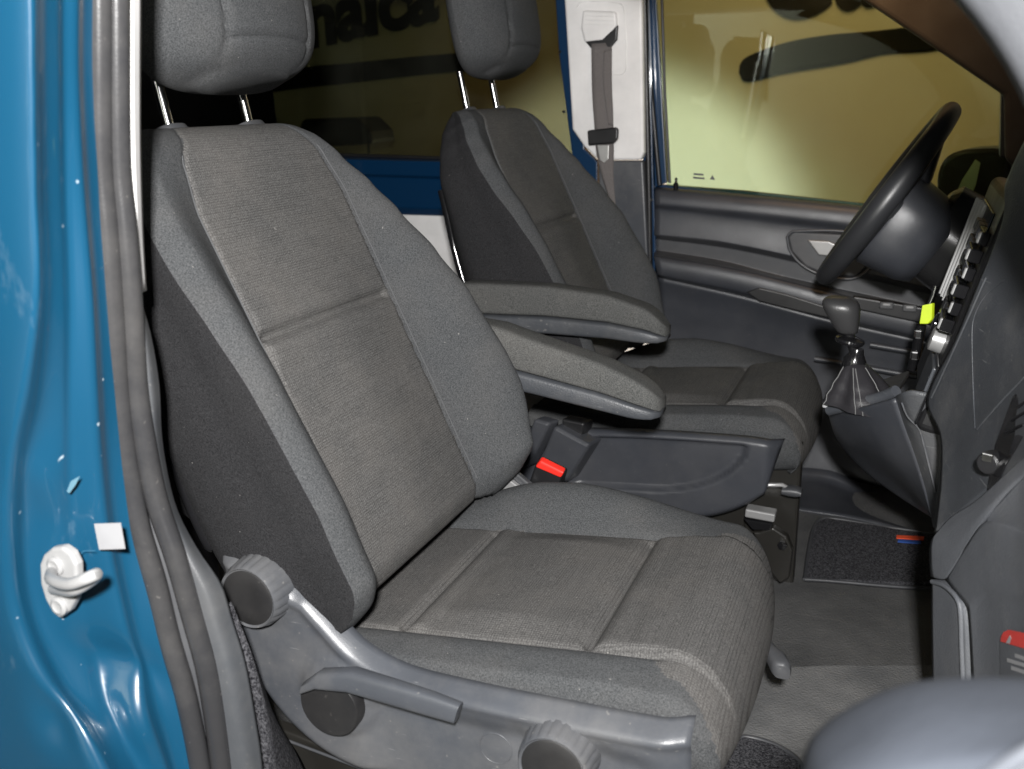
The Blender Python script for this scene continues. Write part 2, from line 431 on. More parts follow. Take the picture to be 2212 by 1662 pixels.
def back_surface():
    ts = [-.03+(.652)*j/150 for j in range(151)]
    NF, NS, NB = 141, 11, 15
    grid = []; meta = []
    for t in ts:
        wf, wn, cf, cn, yp, dp = (interp(t, k) for k in (WF, WN, CF, CN, YP, DP))
        tt = max(0, (t-.572)/.05)
        cap = 1-math.sqrt(max(0, 1-min(1, tt)**2)) if tt > 0 else 0
        row = []; mt = []
        def front(y):
            s = 1 if y > 0 else -1
            w_, c_ = (wf, cf) if y > 0 else (wn, cn)
            a = abs(y)
            n = 0.0
            n -= .0028*math.exp(-((a-yp)/.0035)**2)          # seam groove
            n -= .05*(1-sm(t, -.03, .05))
            n += .006*math.exp(-(y/.09)**2)*sm(t, .0, .1)*(1-sm(t, .3, .5))
            if a > yp:
                u = (a-yp)/(w_-yp)
                n += c_*math.sin(min(1, u/.74)*math.pi/2)**1.6
                if u > .72: n -= (.022+.12*c_)*((u-.72)/.28)**1.7*(1 if y > 0 else .35+.65*sm(t, .25, .5))
            elif a > yp-.035: n += .0
            # horizontal crease
            if a < yp: n += (-.011*math.exp(-((t-.347)/.0065)**2)+.004*math.exp(-((t-.325)/.016)**2)+.002*math.exp(-((t-.365)/.014)**2))*sm(yp-a, 0, .012)
            return n
        for i in range(NF):
            q = i/(NF-1); y = -wn+(wn+wf)*q
            n = front(y)
            n = n*(1-cap)-.05*cap
            row.append([y, t, n]); mt.append(y)
        ef, en_ = row[-1][2], row[0][2]
        dback = -dp*(1-cap)-.05*cap
        for i in range(1, NS+1):
            q = i/NS; y = wf-.012*sm(q, 0, .3)-.01*q+.01*math.sin(q*math.pi); n = ef+(dback-ef)*(q**.9)
            row.append([y+(-.03*max(0, q-.8)/.2), t, n]); mt.append(None)
        yl, yr = row[-1][0], -(wn-.022-.03)
        for i in range(1, NB+1):
            q = i/NB; row.append([yl+(yr-yl)*q, t, dback-.012*math.sin(q*math.pi)*(1-cap)]); mt.append(None)
        for i in range(1, NS):
            q = 1-i/NS; y = -(wn-.012*sm(q, 0, .3)-.01*q+.01*math.sin(q*math.pi)); n = en_+(dback-en_)*(q**.9)
            row.append([y-(-.03*max(0, q-.8)/.2), t, n]); mt.append(None)
        for p in row:                                     # sloped bottom edge of the back
            if p[2] < -.01: p[1] = max(p[1], .015+(-p[2]-.01)*.9) if p[1] < .2 else p[1]
            lo = .03
        grid.append(row); meta.append(mt)
    return ts, grid, NF, NS, NB
BTS, BG, NF, NS, NB = back_surface()
def split_back(P):
    nr = len(BG[0]); V = [bpt(*p) for r in BG for p in r]
    groups = {'panel': [], 'bolN': [], 'bolF': [], 'side': []}
    for j in range(len(BG)-1):
        yp = interp((BTS[j]+BTS[j+1])/2, YP)
        for i in range(nr):
            a, b = j*nr+i, j*nr+(i+1) % nr
            f = (a, b, b+nr, a+nr)
            if i < NF-1:
                y = (BG[j][i][0]+BG[j][i+1][0])/2
                if abs(y) < yp: k = 'panel'
                elif y < 0: k = 'bolN'
                else: k = 'bolF'
            else: k = 'side'
            groups[k].append(f)
    groups['side'].append(tuple(range(nr-1, -1, -1)))
    groups['side'].append(tuple((len(BG)-1)*nr+i for i in range(nr)))
    for k, nm, mt in (('panel', 'backrest_panel', 'fab_back'), ('bolN', 'backrest_bolster', 'fab'), ('bolF', 'backrest_bolster', 'fab'), ('side', 'backrest_shell', 'fab_side')):
        part(nm, V, groups[k], M[mt], P)
def part(nm, V, F, mt, P):
    used = sorted({i for f in F for i in f}); mp = {o: n for n, o in enumerate(used)}
    return mesh(nm, [V[i] for i in used], [tuple(mp[i] for i in f) for f in F], mt, P)

def cush_surface():
    rows = []; NT = 141; NSd = 9; NBt = 9
    XR, XF = -.05, .425
    st = [('f', XR+(XF-XR)*j/120) for j in range(121)]+[('c', R(125)*j/26) for j in range(1, 27)]
    meta = []
    for kind, q in st:
        x = q if kind == 'f' else XF
        th = 0 if kind == 'f' else q
        wn = .204+.010*sm(x, .0, .25); wf = .235+.02*sm(x, .0, .2)-.012*sm(x, .3, .45)
        wn -= .018*sm(th, .2, 1.7); wf -= .035*sm(th, .1, 1.7)
        yp = .150
        row = []
        def ztop(y):
            a = abs(y); base = .4235+(x-.1)*.098
            z = base
            if a < yp:
                z += .010*sm(yp-a, .0, .05)*math.sin(max(0, min(1, (x-.1)/.23))*math.pi)
                if x > .33: z += .010*sm(x, .33, .39)
            z -= .0045*math.exp(-((a-yp)/.004)**2)*(1-sm(x, .40, .43))
            if a < yp:
                for xc in (.10, .33):
                    z += (-.011*math.exp(-((x-xc)/.006)**2)+.0045*math.exp(-((x-xc-.02)/.013)**2))*sm(yp-a, 0, .012)
            if a > yp:
                if y > 0:
                    u = (a-yp)/(wf-yp); h = .052*math.sin(max(0, min(1, (x+.06)/.44))*math.pi)**.7 if x < .385 else 0.052*math.sin(min(1, (.385+.06)/.44)*math.pi)
                    h = .050*sm(x, -.06, .15)*(1-.6*max(0, min(1, (x-.20)/.225))-.4*sm(x, .22, .425))
                    z += h*math.sin(min(1, u/.62)*math.pi/2)
                    if u > .62: z -= (.02+.35*h)*((u-.62)/.38)**1.8
                else:
                    u = (a-yp)/(wn-yp); h = .010*(1-sm(x, .34, .425))
                    z += .5*h*math.sin(min(1, u/.4)*math.pi/2)-.012*u**1.5
                    if u > .80: z -= .022*((u-.80)/.20)**2
            return z
        for i in range(NT):
            y = -wn+(wn+wf)*i/(NT-1)
            z = ztop(y); xx = x
            if th > 0:
                zc = .372; ry = z-zc; rx = .078-.030*(abs(y)/.25)**2.6
                z = zc+ry*math.cos(th) if th < math.pi/2 else zc+.05*math.cos(th)
                xx = x+rx*math.sin(th)
            row.append(Vector((xx, y, z)))
        a, b = row[-1], row[0]
        zb = .345 if th == 0 else min(.345, a.z-.004)
        for i in range(1, NSd+1):
            q2 = i/NSd; row.append(Vector((a.x-.012*q2*(th > 0), a.y+.010*math.sin(q2*math.pi)-.01*q2, a.z+(zb-a.z)*q2)))
        for i in range(1, NBt+1):
            q2 = i/NBt; e = row[NT+NSd-1]
            row.append(Vector((e.x, e.y+(b.y+.01-e.y)*q2, min(zb, e.z))))
        zb2 = min(zb, row[-1].z)
        for i in range(1, NSd):
            q2 = 1-i/NSd; row.append(Vector((b.x-.012*q2*(th > 0), b.y-.010*math.sin(q2*math.pi)+.01*q2, b.z+(zb2-b.z)*q2)))
        rows.append(row); meta.append((x, th))
    return rows, meta, NT
CG, CMETA, NT = cush_surface()
def split_cush(P):
    nr = len(CG[0]); V = [v for r in CG for v in r]
    g = {'panel': [], 'bolN': [], 'bolF': [], 'side': []}
    for j in range(len(CG)-1):
        for i in range(nr):
            a, b = j*nr+i, j*nr+(i+1) % nr
            f = (a, b, b+nr, a+nr)[::-1]
            if i < NT-1:
                y = (CG[j][i].y+CG[j][i+1].y)/2; x, th = CMETA[j]
                lim = .150
                if x > .395 or th > 0:                     # the panel widens round the front corner
                    s = sm(x, .395, .425)*.03+sm(th, 0, .9)*.02
                    lim = .150+s
                k = 'panel' if abs(y) < lim else ('bolN' if y < 0 else 'bolF')
                if k != 'panel' and th > 1.0: k = 'side'
            else: k = 'side'
            g[k].append(f)
    g['side'].append(tuple(range(nr))); g['side'].append(tuple((len(CG)-1)*nr+i for i in range(nr-1, -1, -1)))
    for k, nm, mt in (('panel', 'cushion_panel', 'fab_seat'), ('bolN', 'cushion_bolster', 'fab'), ('bolF', 'cushion_bolster', 'fab'), ('side', 'cushion_side', 'fab_side2')):
        part(nm, V, g[k], M[mt], P)
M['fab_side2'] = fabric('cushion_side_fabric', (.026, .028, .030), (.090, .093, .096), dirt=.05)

def headrest(P):
    rings = []; c0 = bpt(.005, .0, 0)
    NT_ = 60
    for j in range(NT_+1):
        q = j/NT_; t = .668+.215*q
        e = math.sin(math.pi*min(1, max(0, q*1.0)))
        k = (1-abs(2*q-1)**4.5)**(1/3) if 0 < q < 1 else .02
        hw = .075+.072*k*(.86+.14*sm(q, .0, .45)); hw = (.152+.012*sm(q, 0, .5))*max(k, .5)
        hn = .066*max(k, .42)
        c = bpt(.0, .668, -.030)+Vector((.062-.035*q, -.004, .003+.215*q))
        ring = []
        for m_ in range(150):
            th = 2*math.pi*m_/150; cs, sn = math.cos(th), math.sin(th)
            pw = 2/2.9
            y = hw*math.copysign(abs(cs)**pw, cs); n = hn*math.copysign(abs(sn)**pw, sn)
            if sn > 0:
                n += .006*(1-(abs(y)/max(hw, .01))**2)
                n -= .0055*math.exp(-((abs(y)-.082)/.0035)**2)*k+.005*math.exp(-((q-.13)/.012)**2)*(1 if abs(y) < .082 else 0)
                n -= .018*(abs(y)/.147)**2*k
            ring.append(c+Vector((0, y, 0))+EN*n)
        rings.append(ring)
    o = loft('headrest', rings, M['fab'], P)
    for s in (-1, 1):
        tube('headrest_post', [bpt(s*.078, .60, -.055)+Vector((.010, 0, -.04)), bpt(s*.078, .60, -.055)+Vector((-.018, 0, .10))], .0065, M['chrome'], P, n=16)
        c = bpt(s*.078, .606, -.052)
        rr = [rrect(c+ET*h, (0, 1, 0), EN, .026*k_, .021*k_, 2.6, 28) for h, k_ in ((-.01, 1), (.014, 1), (.019, .93), (.020, .6))]
        sl = loft('post_sleeve', rr, M['plast_d'], P)
        if s > 0:
            box('release_button', c+ET*.016+Vector((0, .026, 0))+EN*.0, (.016, .018, .010), M['plast_d'], o_parent(sl), bev=.003)
def o_parent(o):
    o['_local'] = 1; return o

def armrest(P, cy, pts, yaw=0.0, hw=.030):
    """pts: (x, ztop, zbottom) along the arm"""
    up_r, lo_r = [], []
    xs = [p[0] for p in pts]; n = 30
    x0, x1 = xs[0], xs[-1]
    for j in range(n+1):
        q = j/n; q2 = q if q < .8 else q
        x = x0+(x1-x0)*q
        zt = interp_lin(x, [(p[0], p[1]) for p in pts]); zb = interp_lin(x, [(p[0], p[2]) for p in pts])
        e = max(0, (q-.86)/.14); k = math.sqrt(max(.02, 1-e*e))
        cyj = cy+yaw*(x-x0); w_ = hw*(.55+.45*k)
        zs = zb+(zt-zb)*(.36+.04*q)
        # upper fabric pad: rounded top
        ring = []
        zc = (zt+zs)/2; hh = (zt-zs)/2*(.6+.4*k)
        zc = zs+hh
        for m_ in range(32):
            th = 2*math.pi*m_/32; cs, sn = math.cos(th), math.sin(th)
            pw = 2/4.6 if sn > 0 else 2/8
            ring.append(Vector((x, cyj+w_*math.copysign(abs(cs)**pw, cs), zc+hh*math.copysign(abs(sn)**pw, sn)+(.004*cs*(-1) if sn > 0 else 0))))
        up_r.append(ring)
        hl = (zs-zb)/2*(.35+.65*k); zl = zs-hl-.0005
        lo_r.append(rrect((x, cyj, zl), (0, 1, 0), (0, 0, 1), w_*.97, hl, 5, 32))
    loft('armrest_pad', up_r, M['arm'], P)
    loft('armrest_base', lo_r, M['dash'], P)
def interp_lin(x, tab):
    if x <= tab[0][0]: return tab[0][1]
    for (a, b), (c_, d) in zip(tab, tab[1:]):
        if x <= c_: return b+(d-b)*(x-a)/(c_-a)
    return tab[-1][1]

def seam_threads(P):
    """thin raised stitching lines along the panel edges"""
    for s in (-1, 1):
        pts = []
        for j in range(1, 60):
            t = .04+.54*j/60; yp = interp(t, YP)+.004
            pts.append(bpt(s*yp, t, .0005+interp(t, CF if s > 0 else CN)*.02))
        tube('seam', pts, .0009, M['thread'], P, n=5)

# ---------------------------------------------------- passenger seat
PS = empty('passenger_seat', (0, 0, .12), 'grey cloth front passenger seat nearest the open door, with round knobs on its side', 'car seat', 'front seats of the van')
split_back(PS); split_cush(PS); headrest(PS); seam_threads(PS)
armrest(PS, .292, [(-.04, .705, .60), (.05, .695, .600), (.10, .680, .594), (.215, .648, .575), (.275, .622, .565), (.30, .608, .560)], yaw=.06, hw=.034)
tube('armrest_pivot', [(.0, .24, .655), (.0, .30, .655)], .026, M['plast_d'], PS, n=20)

# side trim (plastic shield) with its lip and recesses
SH_Y = -.243
top = [(470, 1178), (500, 1190), (560, 1212), (640, 1262), (700, 1325), (770, 1400), (860, 1452), (1000, 1490), (1200, 1532), (1400, 1570), (1490, 1583)]
bot = [(466, 1190), (488, 1330), (520, 1430), (560, 1505), (620, 1580), (700, 1645), (800, 1690), (950, 1730), (1200, 1775), (1400, 1800), (1486, 1810)]
T_ = cr(ats(top, y=SH_Y), 90); B_ = cr(ats(bot, y=SH_Y), 90)
K1 = at(545, 1275, y=SH_Y-.02); K2 = at(722, 1515, y=SH_Y-.01); K3 = at(1190, 1640, y=SH_Y-.02); K4 = at(1063, 1622, y=SH_Y)
Vv = []; nv = 44
for j in range(nv):
    q = j/(nv-1)
    for i in range(90):
        p = T_[i].lerp(B_[i], q)
        y = 0
        dtop = (p-T_[i]).length; dbot = (p-B_[i]).length
        y += .020*(1-min(1, dtop/.020))**2                       # lip rolls inwards at the top
        y -= .004*math.exp(-((dtop-.018)/.007)**2)
        y += .02*(1-min(1, dbot/.02))**2
        d2 = math.hypot(p.x-K2.x, p.z-K2.z)
        y -= .010*(1-sm(d2, .038, .050)); y += .004*math.exp(-((d2-.036)/.004)**2)
        d1 = math.hypot(p.x-K1.x, p.z-K1.z); y -= .006*(1-sm(d1, .04, .055))
        d3 = math.hypot(p.x-K3.x, p.z-K3.z); y += .003*math.exp(-((d3-.047)/.006)**2)*sm(dtop, .02, .04)
        # hollow behind the lever and the front of the shield
        u = sm(p.x, .085, .125)*(1-sm(p.x, .40, .45))*sm(K2.z+.02-p.z, .0, .03)
        y += .010*u
        e = sm(p.x, .425, .465); y += .010*e*e
        Vv.append(Vector((p.x, SH_Y+y, p.z)))
o = mesh('side_trim', Vv, grid_faces(90, nv), M['plast'], PS); mod_solid(o, .004, 1)
def knob(name, c, r, cap_r, P):
    k = lathe(name, c, (0, -1, 0), [(-.018, r*1.03), (-.004, r*1.03), (.004, r), (.020, r*.96), (.026, r*.90), (.0275, cap_r*1.08), (.0255, cap_r*1.02)], M['plast'], P, n=132, ribs=22, rib=.0014, ribrange=(2, 3))
    lathe('knob_cap', c, (0, -1, 0), [(.015, cap_r), (.0262, cap_r), (.0272, cap_r*.95), (.0265, cap_r*.5)], M['plast_cap'], o_parent(k), n=48)
    return k
# lumbar / recline knobs; the knob is a cylinder standing proud to -y
knob('recline_knob', (K1.x-.001, SH_Y-.002, K1.z-.006), .040, .0325, PS)
knob('tilt_knob', (K3.x+.002, SH_Y+.002, K3.z-.008), .040, .0325, PS)
tube('cover_plug', [(K4.x+.0185*math.cos(2*math.pi*i/40), SH_Y+.0098, K4.z-.004+.0185*math.sin(2*math.pi*i/40)) for i in range(41)], .0007, M['plast'], PS, n=8)
# height lever: round boss plus a long flat arm
lv = lathe('height_lever', (K2.x, SH_Y-.012, K2.z), (0, -1, 0), [(-.006, .037), (.008, .037), (.010, .0355), (.0105, .030)], M['plast_cap'], PS, n=56)
arm_pts = [(650, 1470), (700, 1455), (800, 1470), (900, 1500), (985, 1535)]
LP = ats([(655, 1485), (690, 1466), (760, 1468), (850, 1495), (930, 1520), (990, 1540)], y=SH_Y-.03)
rg = []
for i, (p, hh, hw) in enumerate(zip(LP, (.008, .012, .0145, .014, .0135, .012), (.006, .009, .010, .009, .008, .007))):
    rg.append(rrect(p, (0, 1, 0), Vector((.3, 0, 1)).normalized(), hw, hh, 3.5, 24))
loft('lever_arm', rg, M['plast'], o_parent(lv))
# base frame, rails
box('seat_base', (.20, 0, .235), (.40, .36, .20), M['blackm'], PS, bev=.008)
for s in (-1, 1):
    box('seat_rail', (.18, s*.19, .150), (.50, .035, .03), M['blackm'], PS, bev=.004)
SHN = at(1680, 1414, x=.505)
rg = [rrect(SHN+Vector((dx, dy, dz)), (1, 0, 0), (0, 0, 1), .013*k_, .012*k_, 3, 20) for dx, dy, dz, k_ in ((-.03, .04, .004, .5), (-.012, .0, .002, .9), (.0, -.012, 0, 1), (.008, -.03, -.002, 1), (.010, -.036, -.003, .8))]
loft('slide_handle', rg, M['plast_d'], PS)
# back shell edge line
_bi = NF+NS+NB-1
_js = [j for j in range(0, len(BTS), 4) if .10 < BTS[j] < .50]
tube('shell_edge', [bpt(*BG[j][_bi])+Vector((-.002, 0, 0)) for j in _js], .008, M['gloss'], PS, n=10)

# ---------------------------------------------------- driver seat (copy of the shared parts)
SHARED = {'backrest_panel', 'backrest_bolster', 'backrest_shell', 'cushion_panel', 'cushion_bolster', 'cushion_side', 'headrest', 'piping',
          'headrest_post', 'post_sleeve', 'release_button', 'seam', 'seat_base', 'seat_rail', 'shell_edge'}
DRV = Vector((-.018, .906, .008))
DS = empty('driver_seat', DRV+Vector((0, 0, .12)), 'grey cloth driver seat behind the steering wheel, the farther of the two', 'car seat', 'front seats of the van')
def copy_child(o, par):
    c = o.copy(); COL.objects.link(c); c.parent = par
    for ch in list(o.children):
        if ch.name.split('.')[0] in SHARED: copy_child(ch, c)
for o in list(PS.children):
    if o.name.split('.')[0] in SHARED: copy_child(o, DS)
for _o in DS.children:
    if _o.name.split('.')[0] == 'headrest': _o.location = (-.006, .010, .020)
armrest(DS, .640, [(-.16, .690, .60), (-.12, .692, .600), (.009, .694, .604), (.126, .684, .604), (.20, .664, .600), (.232, .642, .596)], yaw=-.02, hw=.036)
tube('armrest_pivot', [(-.06, .62, .64), (-.06, .70, .64)], .024, M['plast_d'], DS, n=20)
box('armrest_bracket', at(1245, 775, y=.66)+Vector((-.005, .01, 0)), (.035, .03, .10), M['plast_d'], DS, bev=.006)
# inboard shield with oval storage recess
DY = .650
oT = [(1120, 925), (1250, 928), (1400, 932), (1560, 942), (1640, 950), (1690, 962)]
oB = [(1120, 1000), (1200, 1060), (1330, 1100), (1450, 1120), (1560, 1108), (1640, 1088)]
T_ = cr(ats(oT, y=DY), 70); B_ = cr(ats([(1120, 1110), (1250, 1120), (1400, 1130), (1520, 1130), (1590, 1112), (1648, 1080)], y=DY), 70)
c1 = at(1350, 1000, y=DY)
Vv = []
for j in range(40):
    q = j/39
    for i in range(70):
        p = T_[i].lerp(B_[i], q); y = 0
        dt = (p-T_[i]).length; db = (p-B_[i]).length
        y += .014*(1-min(1, dt/.012))**2+.03*(1-min(1, db/.02))**2
        # front end rounds away; recess with a D shaped front
        ex = sm(p.x, .40, .445); y += .025*ex*ex
        zt = T_[i].z-.014; zb_ = zt-.108*math.sqrt(max(0, 1-max(0, (p.x-.20)/.178)**2)) if p.x < .378 else zt
        ins = min(sm(zt-p.z, .0, .006), sm(p.z-zb_, .0, .006)) if p.x < .378 else 0
        ins *= sm(p.x, .03, .06)
        y += .016*ins
        Vv.append(Vector((p.x, DY+y, p.z)))
o = mesh('inner_trim', Vv, grid_faces(70, 40), M['plast_d2'] if 'plast_d2' in M else M['door'], DS); mod_solid(o, .004, 1)
# buckle housing of the driver seat standing beside the passenger armrest
hp = [(1195, 918), (1275, 962), (1232, 1035), (1140, 1010)]
prism('buckle_housing', ats([(1196, 920), (1274, 962), (1222, 1045), (1150, 1030)], y=.615), (.012, .05, 0), M['door'], DS, bev=.007)
prism('buckle_housing', ats([(1152, 905), (1188, 915), (1140, 1010), (1118, 1012)], y=.60), (.012, .03, 0), M['door'], DS, bev=.006)
prism('buckle', ats([(1212, 905), (1262, 915), (1256, 945), (1216, 925)], y=.635), (.01, .03, 0), M['black'], DS, bev=.004)
# brackets on the driver seat base
box('base_plate', (.42, .735, .26), (.10, .03, .30), M['blackm'], DS, bev=.006)
prism('base_bracket', ats([(1640, 1150), (1670, 1140), (1700, 1160), (1712, 1190), (1705, 1250), (1685, 1262), (1665, 1240), (1625, 1150)], y=.66), (0, .02, 0), M['blackm'], DS, bev=.004)
lathe('bolt', at(1690, 1178, y=.655), (0, -1, 0), [(-.004, .009), (.004, .009), (.005, .006)], M['gloss'], DS, n=6)
prism('rail_clip', ats([(1610, 1100), (1675, 1112), (1672, 1130), (1608, 1118)], y=.655), (0, .03, 0), M['silver'], DS, bev=.003)
prism('rail_clip', ats([(1605, 1122), (1670, 1132), (1664, 1148), (1625, 1146)], y=.66), (0, .03, 0), M['gloss'], DS, bev=.003)
tube('slide_bar', ats([(1640, 1048), (1690, 1048)], y=.66)+[at(1705, 1056, y=.67)], .004, M['silver'], DS, n=8)
loft('slide_handle', [rrect(at(px_, 1060+dy_, y=.665), (0, 1, 0), (0, 0, 1), .014, h_, 3, 16) for px_, dy_, h_ in ((1690, -2, .006), (1705, 0, .009), (1722, 2, .009), (1732, 4, .005))], M['plast_d'], DS)

# passenger belt buckle with the red button, between the seats
BK = empty('seat_belt_buckle', at(1180, 1060, y=.27), 'black seat belt buckle with a red release button between the two seats', 'belt buckle')
q0, q1 = at(1150, 1022, y=.275), at(1213, 1034, y=.275)
prism('buckle_body', ats([(1158, 998), (1215, 1026), (1196, 1085), (1136, 1060)], y=.262), (.0, .03, .0), M['black'], BK, bev=.004)
prism('release_button', ats([(1166, 996), (1218, 1022), (1211, 1034), (1155, 1010)], y=.256), (.0, .012, .004), M['red'], BK, bev=.003)
prism('bracket', ats([(1066, 1062), (1098, 1036), (1122, 1054), (1080, 1072)], y=.235), (0, .01, 0), M['silver'], BK, bev=.002)
prism('stalk', ats([(1098, 1032), (1112, 1020), (1150, 1052), (1124, 1062)], y=.245), (0, .012, 0), M['plast_d'], BK, bev=.003)

# ================================================================== VAN FLOOR
skin('floor', [[(-1.6, -.30, .12), (1.3, -.30, .12)], [(-1.6, .4, .12), (1.3, .4, .12)], [(-1.6, 1.29, .12), (1.3, 1.29, .12)]], M['floor'], nu=40, nv=40, thick=.02, kind='structure')
# raised tread area close to the seat base (flash light on the step is put into its colour)
st = empty('floor_step', (0, 0, .12), 'raised grey rubber step of the van floor in front of the passenger seat', 'floor step')
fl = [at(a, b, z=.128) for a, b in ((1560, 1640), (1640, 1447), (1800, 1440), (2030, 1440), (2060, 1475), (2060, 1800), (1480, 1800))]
prism('step_pad', [(p.x, p.y, .1215) for p in fl], (0, 0, .012), M['floor_lit'], st, bev=.006)
def mat_thing(name, pts, z, label, edge=True):
    e = empty(name, (*pts[0].xy, z), label, 'floor mat')
    prism('carpet_pile', [(p.x, p.y, z) for p in pts], (0, 0, .008), M['carpet'], e, bev=.003)
    loop = [Vector((p.x, p.y, z+.006)) for p in pts]+[Vector((pts[0].x, pts[0].y, z+.006))]
    tube('mat_binding', cr(loop, 90), .0035, M['plast_d'], e, n=8)
    return e
pts = ats([(1738, 1250), (1748, 1180), (1762, 1130), (1785, 1118), (1900, 1135), (2060, 1165), (2060, 1262)], z=.135)
dm = mat_thing('carpet_mat', pts, .127, 'dark speckled carpet mat in the driver footwell with a red and blue label')
prism('mat_label', ats([(1937, 1158), (1996, 1161), (1995, 1168), (1936, 1164)], z=.138), (0, 0, .002), M['orange'], dm, bev=0)
prism('mat_label', ats([(1940, 1167), (1990, 1171), (1989, 1176), (1939, 1172)], z=.138), (0, 0, .002), M['labelblue'], dm, bev=0)
pts = ats([(1560, 1720), (1562, 1640), (1580, 1605), (1610, 1592), (1680, 1612), (1730, 1650), (1740, 1720)], z=.142)
mat_thing('carpet_mat', pts, .136, 'dark speckled carpet mat corner at the foot of the passenger seat cushion')

# ================================================================== DRIVER DOOR (far side)
DD = empty('driver_door', (.5, 1.33, .5), 'dark grey driver door trim with long armrest beyond the steering wheel', 'car door')
def row(pts, y): return ats(pts, y=y)
rows = [
 row([(1419, 404), (1600, 419), (1850, 443), (2120, 475)], 1.345),
 row([(1415, 412), (1600, 428), (1850, 452), (2120, 484)], 1.315),
 row([(1414, 440), (1600, 458), (1850, 486), (2120, 520)], 1.305),
 row([(1414, 452), (1600, 474), (1850, 505), (2120, 540)], 1.318),
 row([(1413, 508), (1560, 524), (1760, 566), (2120, 650)], 1.312),
]
skin('upper_trim', rows, M['door'], DD, nu=50, nv=50, linear=False)
rows = [
 row([(1413, 508), (1560, 524), (1700, 552), (2120, 650)], 1.312),
 row([(1413, 516), (1560, 534), (1700, 562), (2120, 662)], 1.335),
 row([(1413, 540), (1560, 564), (1700, 600), (2120, 690)], 1.335),
 row([(1413, 550), (1600, 580), (1800, 628), (2120, 705)], 1.295),
]
skin('trim_groove', rows, M['black2'] if 'black2' in M else M['plast_d'], DD, nu=50, nv=40, linear=True)
rows = [
 row([(1413, 550), (1600, 580), (1800, 628), (2120, 705)], 1.293),
 row([(1413, 556), (1600, 588), (1800, 637), (2120, 715)], 1.262),
 row([(1420, 592), (1600, 628), (1800, 680), (2120, 752)], 1.258),
 row([(1422, 600), (1600, 640), (1800, 694), (2120, 765)], 1.285),
]
skin('armrest', rows, M['door'], DD, nu=50, nv=40)
rows = [
 row([(1422, 600), (1600, 640), (1800, 694), (2120, 765)], 1.284),
 row([(1424, 640), (1600, 685), (1800, 735), (2120, 800)], 1.300),
 row([(1428, 750), (1600, 790), (1800, 830), (2120, 880)], 1.305),
 row([(1430, 900), (1600, 930), (1800, 960), (2120, 1000)], 1.290),
 row([(1440, 1040), (1600, 1030), (1790, 1030), (2120, 1110)], 1.275),
]
skin('lower_trim', rows, M['door'], DD, nu=50, nv=40)
rows = [row([(1440, 1040), (1600, 1030), (1790, 1030), (2120, 1110)], 1.275), row([(1440, 1048), (1600, 1038), (1790, 1038), (2120, 1118)], 1.262), row([(1440, 1250), (1600, 1240), (1790, 1180), (2120, 1240)], 1.262)]
skin('door_pocket', rows, M['plast_d'], DD, nu=30, nv=24, linear=True)
# pull pocket in the armrest
prism('pull_pocket', ats([(1612, 632), (1640, 622), (1700, 636), (1800, 668), (1800, 690), (1720, 672), (1640, 652)], y=1.252), (0, .012, 0), M['black'], DD, bev=.003)
# ridges low on the right
for a, b in (((1760, 775), (1990, 815)), ((1880, 745), (2040, 772)), ((1900, 690), (2060, 718))):
    tube('trim_ridge', [at(*a, y=1.268), at(*b, y=1.262)], .007, M['door'], DD, n=10)
# handle bowl and lever
hb = ats([(1700, 512), (1712, 500), (1860, 508), (1890, 560), (1850, 600), (1790, 598), (1740, 578), (1708, 545)], y=1.30)
bowl = prism('handle_bowl', hb, (0, .02, 0), M['plast_d'], DD, bev=.006)
tube('bowl_rim', cr(hb+[hb[0]], 60), .003, M['plast'], o_parent(bowl), n=8)
lev = ats([(1744, 519), (1790, 522), (1820, 535), (1800, 555), (1768, 552)], y=1.285)
prism('door_handle', lev, (0, .012, 0), M['silver'], DD, bev=.003)
# switch panel
sp = prism('switch_panel', ats([(1842, 640), (2010, 668), (2020, 706), (1842, 668)], y=1.245), (0, .02, 0), M['black'], DD, bev=.004)
for px_, py_ in ((1915, 660), (1965, 666)):
    p = at(px_, py_, y=1.243)
    box('window_switch', p, (.030, .012, .016), M['plast_d'], o_parent(sp), bev=.003)
    box('switch_mark', p+Vector((0, -.0075, .003)), (.016, .003, .005), M['silver'], o_parent(sp), bev=.001)
lathe('lock_pin', at(1460, 402, y=1.325), (0, 0, 1), [(-.01, .006), (.006, .006), (.008, .003), (.018, .003), (.02, .002)], M['gloss'], DD, n=14)
# window glass and its frame
gl = ats([(1405, -200), (1440, 400), (1850, 448), (2150, 480), (2175, 330), (2175, 205), (1780, -60), (1750, -200)], y=1.352)
prism('window_glass', gl, (0, .004, 0), M['glass'], DD, bev=0)
tube('run_channel', ats([(1389, -60), (1407, 200), (1425, 400)], y=1.335), .006, M['black'], DD, n=8)
tube('run_channel', ats([(1428, -60), (1436, 200), (1447, 396)], y=1.348), .0035, M['glass_e'] if 'glass_e' in M else M['plast_d'], DD, n=8)
prism('window_stamp', ats([(1498, 374), (1520, 376), (1520, 380), (1498, 378)], y=1.350), (0, .0005, 0), M['sill'], DD, bev=0)
prism('window_stamp', ats([(1497, 382), (1522, 384), (1522, 388), (1497, 386)], y=1.350), (0, .0005, 0), M['sill'], DD, bev=0)
prism('window_stamp', ats([(1533, 388), (1539, 378), (1545, 389)], y=1.350), (0, .0005, 0), M['sill'], DD, bev=0)
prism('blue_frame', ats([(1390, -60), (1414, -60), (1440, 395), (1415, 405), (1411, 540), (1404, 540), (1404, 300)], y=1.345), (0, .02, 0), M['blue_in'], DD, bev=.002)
prism('outer_skin', ats([(1405, 397), (1600, 412), (1850, 438), (2200, 481), (2200, 1250), (1430, 1250)], y=1.38), (0, .02, 0), M['blue_in'], DD, bev=.002)

